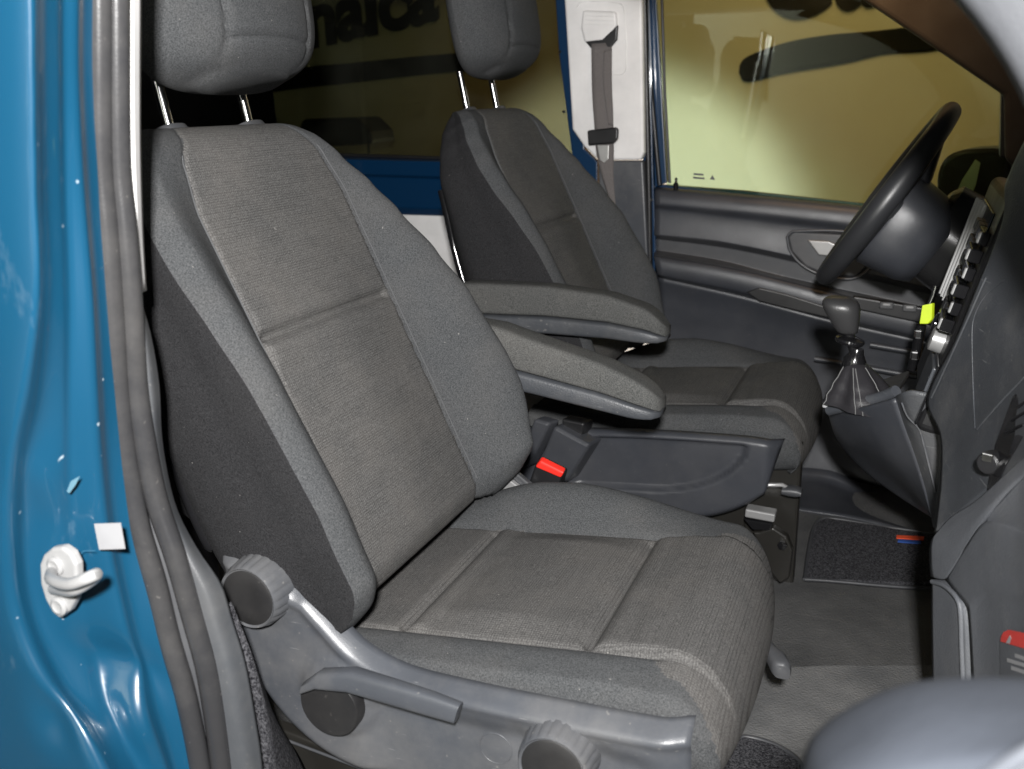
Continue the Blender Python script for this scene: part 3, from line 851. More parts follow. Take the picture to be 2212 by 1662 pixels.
FS = empty('far_sill', (.6, 1.1, .12), 'smooth dark plastic kick panel beside the driver footwell mat', 'sill panel')
skin('kick_panel', [ats([(1690, 1095), (1760, 1106), (1830, 1116), (1920, 1136), (2080, 1180)], z=.125), ats([(1690, 1030), (1775, 1038), (1830, 1056), (1920, 1090), (2080, 1140)], y=1.235), ats([(1690, 1008), (1790, 1016), (1850, 1040), (1930, 1075), (2080, 1120)], y=1.25)], M['door'], FS, nu=24, nv=14, thick=.006)
# wing mirror beyond the window
WM = empty('wing_mirror', at(2090, 400, y=1.55), 'black exterior wing mirror seen through the driver window beside the steering wheel', 'wing mirror')
rg = []
outl = ats([(2022, 425), (2026, 370), (2048, 336), (2100, 322), (2175, 330), (2185, 420), (2160, 520), (2060, 520)], y=1.52)
prism('mirror_housing', cr(outl+[outl[0]], 48)[:-1], (.03, .14, 0), M['black'], WM, bev=.012, seg=4)
prism('mirror_glass', ats([(2107, 345), (2118, 352), (2108, 400), (2080, 462), (2056, 440), (2078, 390)], y=1.512), (0, .004, 0), M['mirglass'] if 'mirglass' in M else M['silver'], WM, bev=.001)

# ================================================================== FAR B PILLAR
BP = empty('door_pillar', (-.05, 1.29, .9), 'white centre pillar trim with grey foot between the driver window and the rear window', 'pillar')
wt = ats([(1215, -60), (1386, -60), (1391, 330), (1384, 346), (1292, 346), (1262, 318), (1236, 280)], y=1.275)
prism('white_trim', wt, (0, .03, 0), M['white'], BP, bev=.006)
prism('grey_trim', ats([(1292, 348), (1389, 348), (1400, 560), (1405, 720), (1300, 720)], y=1.278), (0, .03, 0), M['plast'], BP, bev=.005)
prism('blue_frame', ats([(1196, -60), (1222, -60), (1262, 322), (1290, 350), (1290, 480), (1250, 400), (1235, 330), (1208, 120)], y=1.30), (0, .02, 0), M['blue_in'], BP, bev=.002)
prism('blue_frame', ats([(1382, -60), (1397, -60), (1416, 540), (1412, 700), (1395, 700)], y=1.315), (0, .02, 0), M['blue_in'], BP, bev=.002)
tube('seal', ats([(1392, -40), (1397, 200), (1402, 420), (1404, 560), (1406, 690)], y=1.30), .007, M['black'], BP, n=8)
for px_, py_ in ((1218, 242), (1210, 112), (1407, 432)):
    lathe('screw', at(px_, py_, y=1.292), (0, -1, 0), [(0, .004), (.003, .003)], M['chrome'], BP, n=10)
# raised frame on the trim where the belt guide slides
fr = ats([(1246, 16), (1256, 5), (1340, 8), (1348, 20), (1352, 150), (1346, 160), (1325, 162)], y=1.2735)
tube('trim_line', cr(fr, 40), .0012, M['white'], BP, n=6)
# belt guide
bg = prism('belt_guide', ats([(1258, 22), (1330, 25), (1333, 55), (1310, 88), (1262, 92), (1254, 60)], y=1.262), (0, .014, 0), M['white'], BP, bev=.006)
prism('guide_slot', ats([(1264, 90), (1300, 86), (1334, 54), (1332, 86), (1318, 103), (1276, 104)], y=1.259), (0, .012, 0), M['black'], o_parent(bg), bev=.003)
for k in range(3):
    tube('guide_rib', ats([(1262, 34+9*k), (1326, 36+9*k)], y=1.2605), .0012, M['white'], o_parent(bg), n=6)
# driver's belt
SB = empty('seat_belt', at(1300, 200, y=1.25), 'grey brown driver seat belt hanging down the white pillar with black tongue', 'seat belt')
def strip(name, L_, R_, mt, P, th=.0016):
    return skin(name, [cr(L_, 24), cr(R_, 24)], mt, P, nu=24, nv=5, thick=th)
strip('belt_webbing', [at(1277, 95, y=1.252), at(1279, 200, y=1.25), at(1284, 275, y=1.248), at(1288, 330, y=1.248), at(1300, 380, y=1.24), at(1330, 470, y=1.22)],
      [at(1322, 92, y=1.262), at(1320, 160, y=1.255), at(1324, 230, y=1.255), at(1325, 275, y=1.25), at(1326, 330, y=1.25), at(1325, 380, y=1.24), at(1332, 470, y=1.22)], M['web'], SB)
strip('belt_fold', [at(1304, 110, y=1.248), at(1303, 180, y=1.244), at(1314, 270, y=1.246)], [at(1322, 105, y=1.252), at(1322, 180, y=1.249), at(1325, 272, y=1.249)], M['web'], SB)
prism('belt_tongue', ats([(1268, 282), (1330, 275), (1335, 280), (1334, 300), (1324, 311), (1270, 314)], y=1.238), (0, .012, 0), M['black'], SB, bev=.004)
prism('tongue_plate', ats([(1290, 314), (1315, 314), (1314, 344), (1305, 352), (1296, 346)], y=1.243), (0, .003, 0), M['steel'], SB, bev=.001)

# ================================================================== REAR SIDE (behind the seats)
RS = empty('sliding_door', (-.7, 1.31, .7), 'blue far side rear door with dark tinted window between the two headrests', 'van side door')
prism('tinted_glass', ats([(300, -160), (1235, -160), (1275, 420), (740, 345), (610, 330), (300, 330)], y=1.345), (0, .004, 0), M['glass_t'], RS, bev=0)
rows = [row([(560, 330), (760, 338), (960, 344), (1255, 352)], 1.335), row([(560, 338), (760, 345), (960, 350), (1255, 358)], 1.300),
        row([(560, 372), (760, 376), (960, 382), (1255, 390)], 1.302), row([(560, 378), (760, 381), (960, 387), (1255, 396)], 1.312),
        row([(560, 440), (760, 445), (960, 452), (1255, 460)], 1.306), row([(560, 455), (760, 461), (960, 467), (1255, 476)], 1.322)]
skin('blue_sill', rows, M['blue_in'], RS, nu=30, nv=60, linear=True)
prism('white_panel', ats([(560, 455), (900, 465), (1255, 474), (1255, 900), (560, 900)], y=1.325), (0, .02, 0), M['white'], RS, bev=.004)
tube('window_seal', ats([(560, 328), (760, 336), (960, 342), (1250, 350)], y=1.33), .005, M['black'], RS, n=8)
CPn = empty('cargo_panel', (-1.3, 1.3, .12), 'black rear interior panel behind the near headrest', 'panel')
prism('panel', ats([(300, 120), (588, 180), (598, 268), (640, 420), (300, 420)], y=1.29), (-.02, .02, 0), M['black'], CPn, bev=.004)
# dark hood of a lamp standing outside, seen through the tinted window
LH = empty('parked_machine', at(730, 300, y=2.7), 'dark boxy object on thin legs seen through the tinted rear window', 'machine')
prism('hood', ats([(650, 258), (770, 254), (800, 284), (806, 312), (700, 318), (640, 300)], y=2.7), (-.05, .3, 0), M['black'], LH, bev=.02)
for a in (715, 796):
    tube('leg', [at(a, 310, y=2.75), at(a+2, 420, y=2.75)], .006, M['black'], LH, n=6)

# ================================================================== NEAR B PILLAR (blue body, left of the picture)
NB_ = empty('body_pillar', (-.05, -.42, .12), 'glossy blue van body pillar with door striker at the left edge', 'body pillar')
def bodycol(pts, ys):
    return [at(a, b, y=yy) for (a, b), yy in zip(pts, ys)]
yb = lambda v: [v]*9
Yp = [-120, 160, 400, 640, 831, 1000, 1180, 1331, 1480, 1600, 1760]
cols = [
 ([-260]*11, -.520),
 ([-60, -58, -56, -54, -60, -75, -90, -80, -40, 20, 80], -.500),
 ([60, 66, 70, 76, 50, 18, 5, 22, 85, 160, 240], -.497),
 ([78, 80, 83, 90, 68, 36, 28, 48, 112, 196, 275], -.490),
 ([92, 94, 98, 104, 92, 66, 58, 80, 140, 222, 300], -.472),
 ([128, 130, 134, 142, 140, 138, 140, 160, 200, 262, 330], -.452),
 ([134, 136, 141, 150, 150, 150, 158, 178, 214, 275, 342], -.446),
 ([168, 170, 180, 198, 205, 212, 232, 262, 300, 340, 385], -.432),
 ([176, 178, 190, 208, 222, 236, 258, 292, 325, 360, 402], -.415),
 ([205, 207, 218, 236, 252, 272, 305, 350, 385, 415, 450], -.398),
]
Yp = [-520]+Yp+[2150]
cols = [([2*p_[0]-p_[3]]+list(p_)+[2*p_[-1]-p_[-3]], y_) for p_, y_ in cols]
cols[0] = ([p_-160 for p_ in cols[0][0]], cols[0][1])
rows_b = [[at(px_, py_, y=yy) for px_, py_ in zip(pxs, Yp)] for pxs, yy in cols]
def bdisp(v, u, q):
    d = 0
    for (cx, cy, rx, ry, h) in ((90, 1020, 60, 80, .006), (250, 1440, 120, 60, -.012), (300, 1560, 60, 90, .008), (120, 1560, 60, 80, -.008), (130, 1250, 70, 110, .003)):
        c_ = at(cx, cy, y=v.y); k_ = ((v.x-c_.x)/(rx/2400))**2+((v.z-c_.z)/(ry/2400))**2
        d += h*math.exp(-k_)
    return Vector((v.x+d*.5, v.y-d, v.z))
skin('body_panel', rows_b, M['blue'], NB_, nu=160, nv=90, thick=.003, disp=bdisp)
# dark rubber buffer at lower left
prism('rubber_buffer', ats([(8, 1372), (28, 1358), (48, 1400), (62, 1440), (74, 1535), (34, 1522), (14, 1450)], y=-.492), (.0, .02, 0), M['rubber2'] if 'rubber2' in M else M['plast_d'], NB_, bev=.004)
# striker
sc_ = at(122, 1258, y=-.470)
rg = []
pl = ats([(92, 1200), (110, 1185), (132, 1182), (152, 1196), (164, 1222), (166, 1262), (160, 1300), (148, 1322), (128, 1338), (112, 1325), (96, 1295), (86, 1262), (84, 1220)], y=-.476)
stp = prism('striker_plate', pl, (0, .010, 0), M['striker'], NB_, bev=.003)
for a, b in ((122, 1222), (130, 1308)):
    lathe('rivet', at(a, b, y=-.476), (0, -1, 0), [(0, .009), (.0025, .009), (.004, .006), (.003, .0045), (.003, .001)], M['striker'], o_parent(stp), n=20)
loop = [at(112, 1236, y=-.478), at(112, 1252, y=-.500), at(150, 1262, y=-.512), at(196, 1246, y=-.512), at(208, 1240, y=-.506), at(200, 1252, y=-.500), at(160, 1275, y=-.498), at(116, 1272, y=-.478)]
rg_ = cr(loop, 40)
tube('striker_loop', rg_, [.0052]*40, M['striker'], o_parent(stp), n=12)
# sticker (its printed code is left out) and traces of old glue
prism('sticker', ats([(203, 1132), (260, 1130), (270, 1186), (214, 1188)], y=-.4485), (0, .0006, 0), M['stick'], NB_, bev=0)
tube('glue_trace', cr(ats([(172, 1206), (178, 1192), (205, 1190)], y=-.455), 10), .0003, M['glue'], NB_, n=5)
prism('paint_patch', ats([(144, 1062), (153, 1040), (172, 1029), (163, 1048), (150, 1066)], y=-.4585), (0, .0006, 0), M['patch'], NB_, bev=0)

# door seal
DSL = empty('door_seal', (0, -.385, .12), 'grey double ribbed rubber door seal running down the blue pillar', 'door seal')
def along(pts, y0, y1):
    P = cr([(a, b, 0) for a, b in pts], 70)
    return [at(p.x, p.y, y=y0+(y1-y0)*sm(i/69, .4, 1)) for i, p in enumerate(P)]
c1_ = [(213, -120), (214, 0), (217, 350), (230, 500), (245, 700), (253, 831), (270, 981), (298, 1131), (335, 1256), (366, 1381), (402, 1506), (432, 1662), (450, 1800)]
c2_ = [(252, -120), (252, 0), (256, 350), (270, 500), (282, 650), (294, 831), (312, 956), (338, 1081), (380, 1206), (415, 1331), (448, 1456), (478, 1662), (490, 1800)]
tube('seal_bulb', along(c1_, -.392, -.395), .0105, M['rubber'], DSL, n=16, up=(0, 1, 0))
tube('seal_lip', along(c2_, -.378, -.382), .0105, M['rubber'], DSL, n=16, up=(0, 1, 0))
skin('seal_web', [along([(a-24, b) for a, b in c1_], -.396, -.400), along([(a+20, b) for a, b in c2_], -.362, -.372)], M['plast_d'], DSL, nu=70, nv=6, thick=.003)
# inner sill / pillar trim beside the seal
l_ = along([(a+12, b) for a, b in c2_], -.372, -.380)
r_pts = [(280, -120), (280, 0), (285, 350), (298, 560), (304, 640), (326, 720), (345, 831), (352, 956), (380, 1091), (425, 1181), (478, 1261), (500, 1331), (530, 1431), (553, 1556), (568, 1662), (575, 1800)]
r_ = along(r_pts, -.350, -.352)
m_ = [a.lerp(b, .5)+Vector((.006, -.006, 0)) for a, b in zip(l_, r_)]
PT = empty('pillar_foot_trim', (0, -.36, .12), 'smooth grey plastic trim between the door seal and the passenger seat', 'trim')
skin('trim_panel', [l_, m_, r_], M['sill'], PT, nu=70, nv=14, thick=.004)
WS = empty('pillar_white_trim', (0, -.35, .9), 'narrow bright white strip of pillar trim beside the near headrest', 'trim')
strip('white_strip', along([(283, -120), (284, 0), (288, 300), (296, 500), (303, 634)], -.366, -.366), along([(307, -120), (306, 0), (305, 300), (310, 500), (317, 628)], -.346, -.346), M['white'], WS, th=.006)
# dark hanging belt behind the seat
PBt = empty('belt_reel_cover', (-.15, -.2, .3), 'dark folded belt cloth in the gap behind the passenger seat', 'belt')
strip('belt_cloth', ats([(352, 880), (362, 960), (382, 1060), (396, 1110)], y=-.12), ats([(392, 920), (410, 1010), (416, 1080), (420, 1130)], y=-.11), M['fab_side'], PBt, th=.008)
box('rear_bulk', (-.42, -.1, .45), (.02, .5, .66), M['black'], PBt, bev=.01)
# sill under the seat
SL = empty('door_sill', (.2, -.30, .12), 'black metal and carpet sill strip under the passenger seat side trim', 'door sill')
skin('sill_carpet', [ats([(500, 1300), (545, 1420), (575, 1560), (590, 1720)], y=-.330), ats([(560, 1440), (600, 1560), (650, 1640), (700, 1760)], y=-.20)], M['carpet'], SL, nu=20, nv=8, thick=.01)
prism('sill_metal', ats([(585, 1570), (640, 1590), (800, 1655), (960, 1700), (960, 1800), (600, 1800)], y=-.19), (0, .02, 0), M['blackm'], SL, bev=.004)
tube('sill_edge', ats([(600, 1592), (680, 1622), (780, 1660), (860, 1690)], y=-.197), .002, M['plast_d'], SL, n=8)

# ================================================================== STEERING WHEEL
wc = Vector((.570, .906, .840)); ax = Vector((-.843, 0, .538)).normalized()
SW = empty('steering_wheel', wc, 'black steering wheel seen almost edge on in front of the driver seat', 'steering wheel')
a_ = Vector((0, 1, 0)); b_ = ax.cross(a_)
def wp(r, th, h=0): return wc+(a_*math.cos(th)+b_*math.sin(th))*r+ax*h
ringp = [wp(.178, 2*math.pi*k/72) for k in range(72)]
rings = []
for k in range(72):
    th = 2*math.pi*k/72; rad = (a_*math.cos(th)+b_*math.sin(th))
    rr = .0190+.002*math.cos(2*th)
    rings.append([ringp[k]+rad*rr*math.cos(2*math.pi*m_/16)+ax*rr*math.sin(2*math.pi*m_/16) for m_ in range(16)])
V = [v for r in rings for v in r]
F = [(k*16+m_, k*16+(m_+1) % 16, ((k+1) % 72)*16+(m_+1) % 16, ((k+1) % 72)*16+m_) for k in range(72) for m_ in range(16)]
mesh('rim', V, F, M['steer'] if 'steer' in M else M['plast_d'], SW)
HB = 1 if b_.z > 0 else -1
# airbag hub pad, recessed below the rim plane
rg = [rrect(wc-ax*h-b_*.028*HB, a_, b_, .115*k_, .088*k_, 3, 40) for h, k_ in ((.125, .82), (.10, .95), (.03, 1.05), (.012, .98), (.006, .75))]
loft('airbag_pad', rg, M['door'], SW)
for th in (R(0), R(180), R(250), R(290)):
    p0, p1 = wp(.07, th, -.035), wp(.165, th, -.004)
    q_ = ax.cross((p1-p0).normalized())
    loft('spoke', [rrect(p0.lerp(p1, s_), q_, ax, .026-.010*s_, .012-.004*s_, 3, 20) for s_ in (0, .35, .7, 1)], M['door'], SW)
SC = empty('steering_column', wc-ax*.12, 'dark glossy steering column shroud between the wheel and the dashboard', 'steering column')
lathe('column_shroud', wc-ax*.10, -ax, [(-.01, .07), (.0, .088), (.06, .092), (.12, .096), (.20, .10)], M['gloss2'] if 'gloss2' in M else M['black'], SC, n=40)
for s in (1,):
    tube('stalk', [wc-ax*.10+a_*.05*s, wc-ax*.085+a_*.13*s, wc-ax*.08+a_*.17*s], [.009, .007, .010], M['plast_d'], SC, n=10)
KY = empty('ignition_key', at(1998, 640, y=.80), 'ignition key with bright yellow green tag hanging from the steering column', 'key')
prism('key_tag', ats([(1992, 660), (2014, 656), (2013, 690), (2004, 700), (1986, 700)], y=.74), (.004, .006, 0), M['yellow'], KY, bev=.001)
tube('key_ring', ats([(2022, 618), (2016, 640), (2008, 658)], y=.745), .004, M['chrome'], KY, n=8)
tube('key_strap', ats([(1990, 702), (1984, 735), (1978, 770), (1970, 800)], y=.745), .0085, M['gloss'], KY, n=8)
for py_ in (722, 768): box('strap_link', at(1984 if py_ < 740 else 1976, py_, y=.738), (.014, .010, .016), M['chrome'], KY, bev=.003)

# ================================================================== DASHBOARD
DA = empty('dashboard', (.75, .3, .6), 'dark grey plastic dashboard with centre controls at the right edge', 'dashboard')
def ydash(px, py):
    yl = .29-.17*sm(py, 820, 1180); yr_ = .10-.24*sm(py, 500, 1250)
    t = (px-2010)/202
    return yl+(yr_-yl)*t
def xr(l, dy=0):
    """points on the passenger side of the dash: third value minus .69 is relief away from the camera"""
    return [at(a, b, y=ydash(a, b)+dy+(xx-.69)*.6) for a, b, xx in l]
# centre stack (face leans forward at the top)
sa, sb = Vector((.722, 0, .888)), Vector((.648, 0, .600))       # section line, top and bottom
sd = (sb-sa).normalized(); sn = Vector((sd.z, 0, -sd.x))
if sn.x > 0: sn = -sn
def sp_(y, q, h=0): v = sa.lerp(sb, q)+sn*h; return Vector((v.x, y, v.z))
prism('centre_stack', [sp_(.30, -.05), sp_(.62, -.05), sp_(.62, 1.04), sp_(.30, 1.04)], -sn*.12, M['black'], DA, bev=.012, seg=4)
def on_stack(nm, y, q, wy, wq, h, mt, par=None, bev=.002):
    p = [sp_(y-wy/2, q-wq/2), sp_(y+wy/2, q-wq/2), sp_(y+wy/2, q+wq/2), sp_(y-wy/2, q+wq/2)]
    return prism(nm, p, sn*h, mt, par or DA, bev=bev, seg=2)
for k, y in enumerate((.595, .575, .545, .515)): on_stack('control_trim', y, .33, .005, .52, .012-.002*k, M['silver'], bev=.001)
on_stack('control_panel', .47, .36, .20, .60, .003, M['gloss'])
for r_i, q in enumerate((.16, .24, .32, .40, .48, .56)):
    on_stack('stack_button', .355, q, .07, .058, .016 if r_i % 2 else .011, M['gloss'])
    on_stack('button_edge', .327, q, .010, .050, .019 if r_i % 2 else .014, M['silver'])
    for y in (.43, .48): on_stack('stack_button', y, q, .040, .055, .009, M['plast_d'])
c_ = sp_(.37, .665, .0); lathe('stack_dial', c_, sn, [(0, .018), (.016, .017), (.018, .012)], M['silver'], DA, n=24)
c_ = sp_(.47, .665, .0); lathe('stack_dial', c_, sn, [(0, .018), (.012, .017), (.014, .012)], M['gloss'], DA, n=24)
on_stack('storage_flap', .37, .86, .12, .22, .006, M['plast'])
on_stack('flap_frame', .37, .86, .16, .28, .003, M['gloss'])
# right hand (passenger) dash surface
rows = [
 xr([(2170, 400, .745), (2195, 340, .745), (2230, 280, .735), (2330, 220, .735)]),
 xr([(2165, 480, .720), (2190, 440, .718), (2235, 400, .716), (2340, 380, .716)]),
 xr([(2110, 620, .692), (2160, 600, .696), (2225, 580, .702), (2345, 560, .706)]),
 xr([(2060, 740, .672), (2115, 735, .682), (2215, 730, .694), (2345, 720, .702)]),
 xr([(2002, 862, .652), (2070, 870, .670), (2180, 862, .690), (2345, 850, .702)]),
 xr([(2030, 940, .664), (2080, 960, .678), (2170, 940, .696), (2345, 920, .712)]),
 xr([(2030, 1040, .668), (2075, 1040, .680), (2170, 990, .698), (2345, 950, .716)]),
 xr([(2018, 1150, .670), (2075, 1105, .686), (2170, 1030, .704), (2345, 960, .724)]),
]
skin('upper_dash', rows, M['dash'], DA, nu=50, nv=90, thick=.01)
tube('panel_seam', cr(xr([(2212, 816, .692), (2165, 865, .684), (2110, 928, .679)]), 16), .0010, M['sill'], DA, n=6)
tube('panel_seam', cr(xr([(2170, 605, .694), (2128, 640, .685), (2103, 690, .677), (2100, 753, .675), (2103, 860, .674), (2106, 926, .678)]), 30), .0006, M['dash'], DA, n=6)
tube('panel_seam', cr(xr([(2130, 600, .684), (2090, 690, .672), (2040, 800, .658), (2012, 860, .650)]), 24), .0012, M['sill'], DA, n=6)
# vent with its thumb wheel
prism('air_vent', xr([(2190, 850, .690), (2240, 800, .690), (2240, 900, .690), (2170, 1010, .690), (2140, 1075, .682), (2132, 1060, .682), (2150, 960, .684)]), (.008, .016, 0), M['gloss'], DA, bev=.003)
lathe('vent_wheel', at(2142, 998, y=ydash(2142, 998)-.012), (-.6, -1, 0), [(-.004, .012), (.008, .012), (.010, .010)], M['black'], DA, n=18)
prism('vent_tab', ats([(2122, 978), (2146, 984), (2143, 1000), (2120, 996)], y=ydash(2142, 998)-.026), (.001, .003, 0), M['chrome'], DA, bev=.001)
for k in range(3): tube('vent_slat', xr([(2200-14*k, 880+28*k, .686), (2232-10*k, 858+30*k, .690)]), .002, M['gloss'], DA, n=6)
# sweeping trim band
rows = [
 xr([(2012, 1165, .664), (2050, 1120, .674), (2110, 1080, .682), (2210, 990, .690), (2345, 890, .705)]),
 xr([(2008, 1185, .660), (2046, 1150, .668), (2112, 1098, .676), (2210, 1003, .684), (2345, 905, .700)]),
 xr([(2008, 1225, .660), (2040, 1205, .668), (2118, 1112, .676), (2212, 1020, .684), (2345, 925, .700)]),
 xr([(2010, 1246, .668), (2040, 1250, .676), (2124, 1122, .686), (2212, 1030, .694), (2345, 940, .710)]),
]
skin('trim_band', rows, M['dash_l'], DA, nu=40, nv=24, thick=.008)
# lower end panel and glovebox
rows = [
 xr([(2012, 1252, .668), (2040, 1262, .672), (2062, 1282, .676), (2078, 1302, .680)]),
 xr([(2012, 1350, .666), (2040, 1350, .670), (2068, 1350, .674), (2086, 1350, .680)]),
 xr([(2016, 1600, .664), (2044, 1600, .668), (2070, 1600, .672), (2092, 1600, .680)]),
]
skin('end_panel', rows, M['dash_l'], DA, nu=16, nv=24, thick=.02)
tube('end_lip', cr(xr([(2014, 1257, .664), (2040, 1266, .668), (2064, 1288, .671), (2074, 1310, .673), (2078, 1400, .673), (2084, 1560, .673)]), 40), .003, M['dash_l'], DA, n=8)
gb = skin('glovebox', [
 xr([(2044, 1252, .686), (2086, 1180, .688), (2128, 1128, .690), (2212, 1148, .698), (2345, 1180, .712)]),
 xr([(2050, 1262, .680), (2090, 1200, .684), (2132, 1150, .688), (2212, 1165, .696), (2345, 1190, .710)]),
 xr([(2088, 1310, .680), (2110, 1290, .684), (2140, 1280, .688), (2212, 1282, .696), (2345, 1290, .710)]),
 xr([(2092, 1330, .680), (2112, 1302, .692), (2142, 1298, .697), (2212, 1300, .705), (2345, 1306, .718)]),
 xr([(2100, 1480, .682), (2122, 1480, .692), (2150, 1480, .697), (2212, 1480, .705), (2345, 1480, .718)]),
 xr([(2106, 1640, .684), (2126, 1640, .692), (2156, 1640, .697), (2212, 1640, .705), (2345, 1640, .718)])],
 M['dash_l'], DA, nu=40, nv=50, thick=.01)
skin('glovebox_shelf', [xr([(2122, 1118, .700), (2150, 1096, .700), (2212, 1028, .704), (2345, 935, .72)]), xr([(2124, 1126, .712), (2160, 1128, .714), (2212, 1110, .718), (2345, 1060, .73)]), xr([(2126, 1132, .690), (2160, 1138, .694), (2212, 1152, .700), (2345, 1184, .715)])], M['dash_l'], DA, nu=20, nv=16, thick=.006)
# airbag warning label
gx = lambda a, o_: .697+(a-2142)*.0001035-o_
def xl(l, o_): return xr([(a, b, gx(a, o_)) for a, b in l])
AL = prism('warning_label', xl([(2160, 1378), (2290, 1410), (2290, 1560), (2160, 1520)], .006), (.0003, .0005, 0), M['dash_l'], DA, bev=0)
prism('label_band', xl([(2161, 1386), (2163, 1374), (2168, 1366), (2178, 1361), (2290, 1384), (2290, 1424)], .011), (.0003, .0005, 0), M['labelred'], AL, bev=0)
prism('label_band', xl([(2192, 1472), (2200, 1465), (2290, 1482), (2290, 1510)], .011), (.0003, .0005, 0), M['labelred'], AL, bev=0)
prism('label_symbol', xl([(2173, 1389), (2181, 1373), (2191, 1393)], .018), (.0002, .0004, 0), M['stick'], AL, bev=0)
prism('label_letter', xl([(2197, 1396), (2203, 1378), (2207, 1378), (2214, 1400), (2210, 1399), (2205, 1386), (2201, 1397)], .018), (.0002, .0004, 0), M['stick'], AL, bev=0)
for k, (a, b) in enumerate(((2192, 1412), (2175, 1422), (2184, 1439))):
    prism('label_line', xl([(a, b), (2290, b+36), (2290, b+44), (a, b+8)], .016), (.0002, .0004, 0), M['stick'], AL, bev=0)
box('dash_core', (.98, -.02, .66), (.30, .62, .42), M['plast_d'], DA, bev=.05, seg=4)
box('dash_core', (1.02, .80, .66), (.30, .95, .42), M['plast_d'], DA, bev=.05, seg=4)
# console lobe under the gear lever
CL = empty('gear_console', (.6, .42, .5), 'rounded dark console lobe carrying the gear lever below the centre controls', 'console')
rows = [
 ats([(1787, 888), (1808, 950), (1860, 1012), (1930, 1066), (2012, 1118)], y=.56),
 ats([(1788, 884), (1812, 935), (1866, 990), (1936, 1046), (2012, 1112)], y=.50),
 ats([(1850, 884), (1878, 930), (1918, 985), (1962, 1044), (2014, 1122)], y=.40),
 ats([(1932, 862), (1952, 920), (1976, 985), (1996, 1055), (2016, 1135)], y=.345),
]
skin('lobe', rows, M['door'], CL, nu=30, nv=30, thick=.006)
rows = [
 ats([(1932, 858), (1948, 915), (1972, 985), (1996, 1060), (2016, 1140)], y=.352),
 ats([(1946, 850), (1968, 905), (1996, 975), (2016, 1050), (2020, 1140)], y=.318),
 ats([(1968, 846), (2000, 895), (2030, 960), (2036, 1040), (2024, 1150)], y=.305),
 ats([(2000, 850), (2030, 890), (2052, 950), (2052, 1040), (2032, 1150)], y=.30),
]
skin('lobe_side', rows, M['dash'], CL, nu=30, nv=30, thick=.006)
tube('lobe_seam', cr(ats([(1948, 870), (1960, 900), (1984, 926), (1994, 955), (2008, 1010), (2021, 1062)], y=.312), 24), .0014, M['plast'], CL, n=6)
# rim round the boot
tube('boot_rim', cr([at(1792, 886, y=.46), at(1840, 874, y=.43), at(1900, 860, y=.40), at(1936, 846, y=.38)], 20), .009, M['plast'], CL, n=12)
prism('top_plate', [at(1790, 880, y=.47), at(1936, 846, y=.38), at(1965, 800, y=.62), at(1820, 850, y=.66)], (0, 0, -.012), M['plast_d'], CL, bev=.004)
box('console_tab', at(1786, 872, y=.46), (.012, .012, .012), M['stick'], CL, bev=.002)

# gear lever
GL = empty('gear_lever', at(1860, 860, y=.46), 'black gear lever with rounded grey knob and pleated leather boot', 'gear lever')
k0, k1 = at(1832, 722, y=.46), at(1812, 640, y=.46)
rg = []
for q, hw, hn in ((0, .013, .012), (.1, .016, .016), (.35, .021, .022), (.6, .026, .026), (.8, .028, .027), (.93, .023, .021), (1, .013, .010)):
    rg.append(rrect(k0.lerp(k1, q), (1, 0, 0), (0, 1, 0), hw, hn, 2.6, 28))
mod_sub(loft('gear_knob', rg, M['knobm'], GL), 1)
s0, s1 = at(1832, 715, y=.46), at(1850, 775, y=.46)
tube('shaft', [s0, s1], .0075, M['chrome2'] if 'chrome2' in M else M['gloss'], GL, n=14)
c_ = at(1836, 735, y=.46)
lathe('reverse_collar', c_, (.15, 0, 1), [(-.006, .009), (-.005, .020), (-.001, .022), (.002, .021), (.006, .010)], M['gloss'], GL, n=28)
lathe('shaft_sleeve', at(1848, 772, y=.46), (.15, 0, 1), [(-.018, .017), (-.004, .017), (.006, .011), (.014, .009)], M['gloss'], GL, n=24)
rings = []; bt = at(1848, 782, y=.46); bb = at(1868, 868, y=.46)
for j in range(15):
    q = j/14; c_ = bt.lerp(bb, q)
    ring = []
    for k in range(48):
        th = 2*math.pi*k/48
        r = .014+.042*q**.95+.007*math.sin(4*th+.5)*q+.0055*math.sin(7*th+3*q)*q*(1-.4*q)+.0018*math.sin(q*22+th)*q
        ring.append(c_+Vector((math.cos(th)*r*.95, math.sin(th)*r*1.25, 0)))
    rings.append(ring)
loft('boot', rings, M['leather'], GL)
for th0 in (-1.75, -1.55, -.65, -2.75):
    pts = []
    for j in range(1, 15):
        q = j/14; c_ = bt.lerp(bb, q); th = th0
        r = .0148+.042*q**.95+.007*math.sin(4*th+.5)*q+.0055*math.sin(7*th+3*q)*q*(1-.4*q)+.0018*math.sin(q*22+th)*q
        pts.append(c_+Vector((math.cos(th)*r*.95, math.sin(th)*r*1.25, 0)))
    tube('boot_stitch', pts, .0007, M['stitch'], GL, n=5)

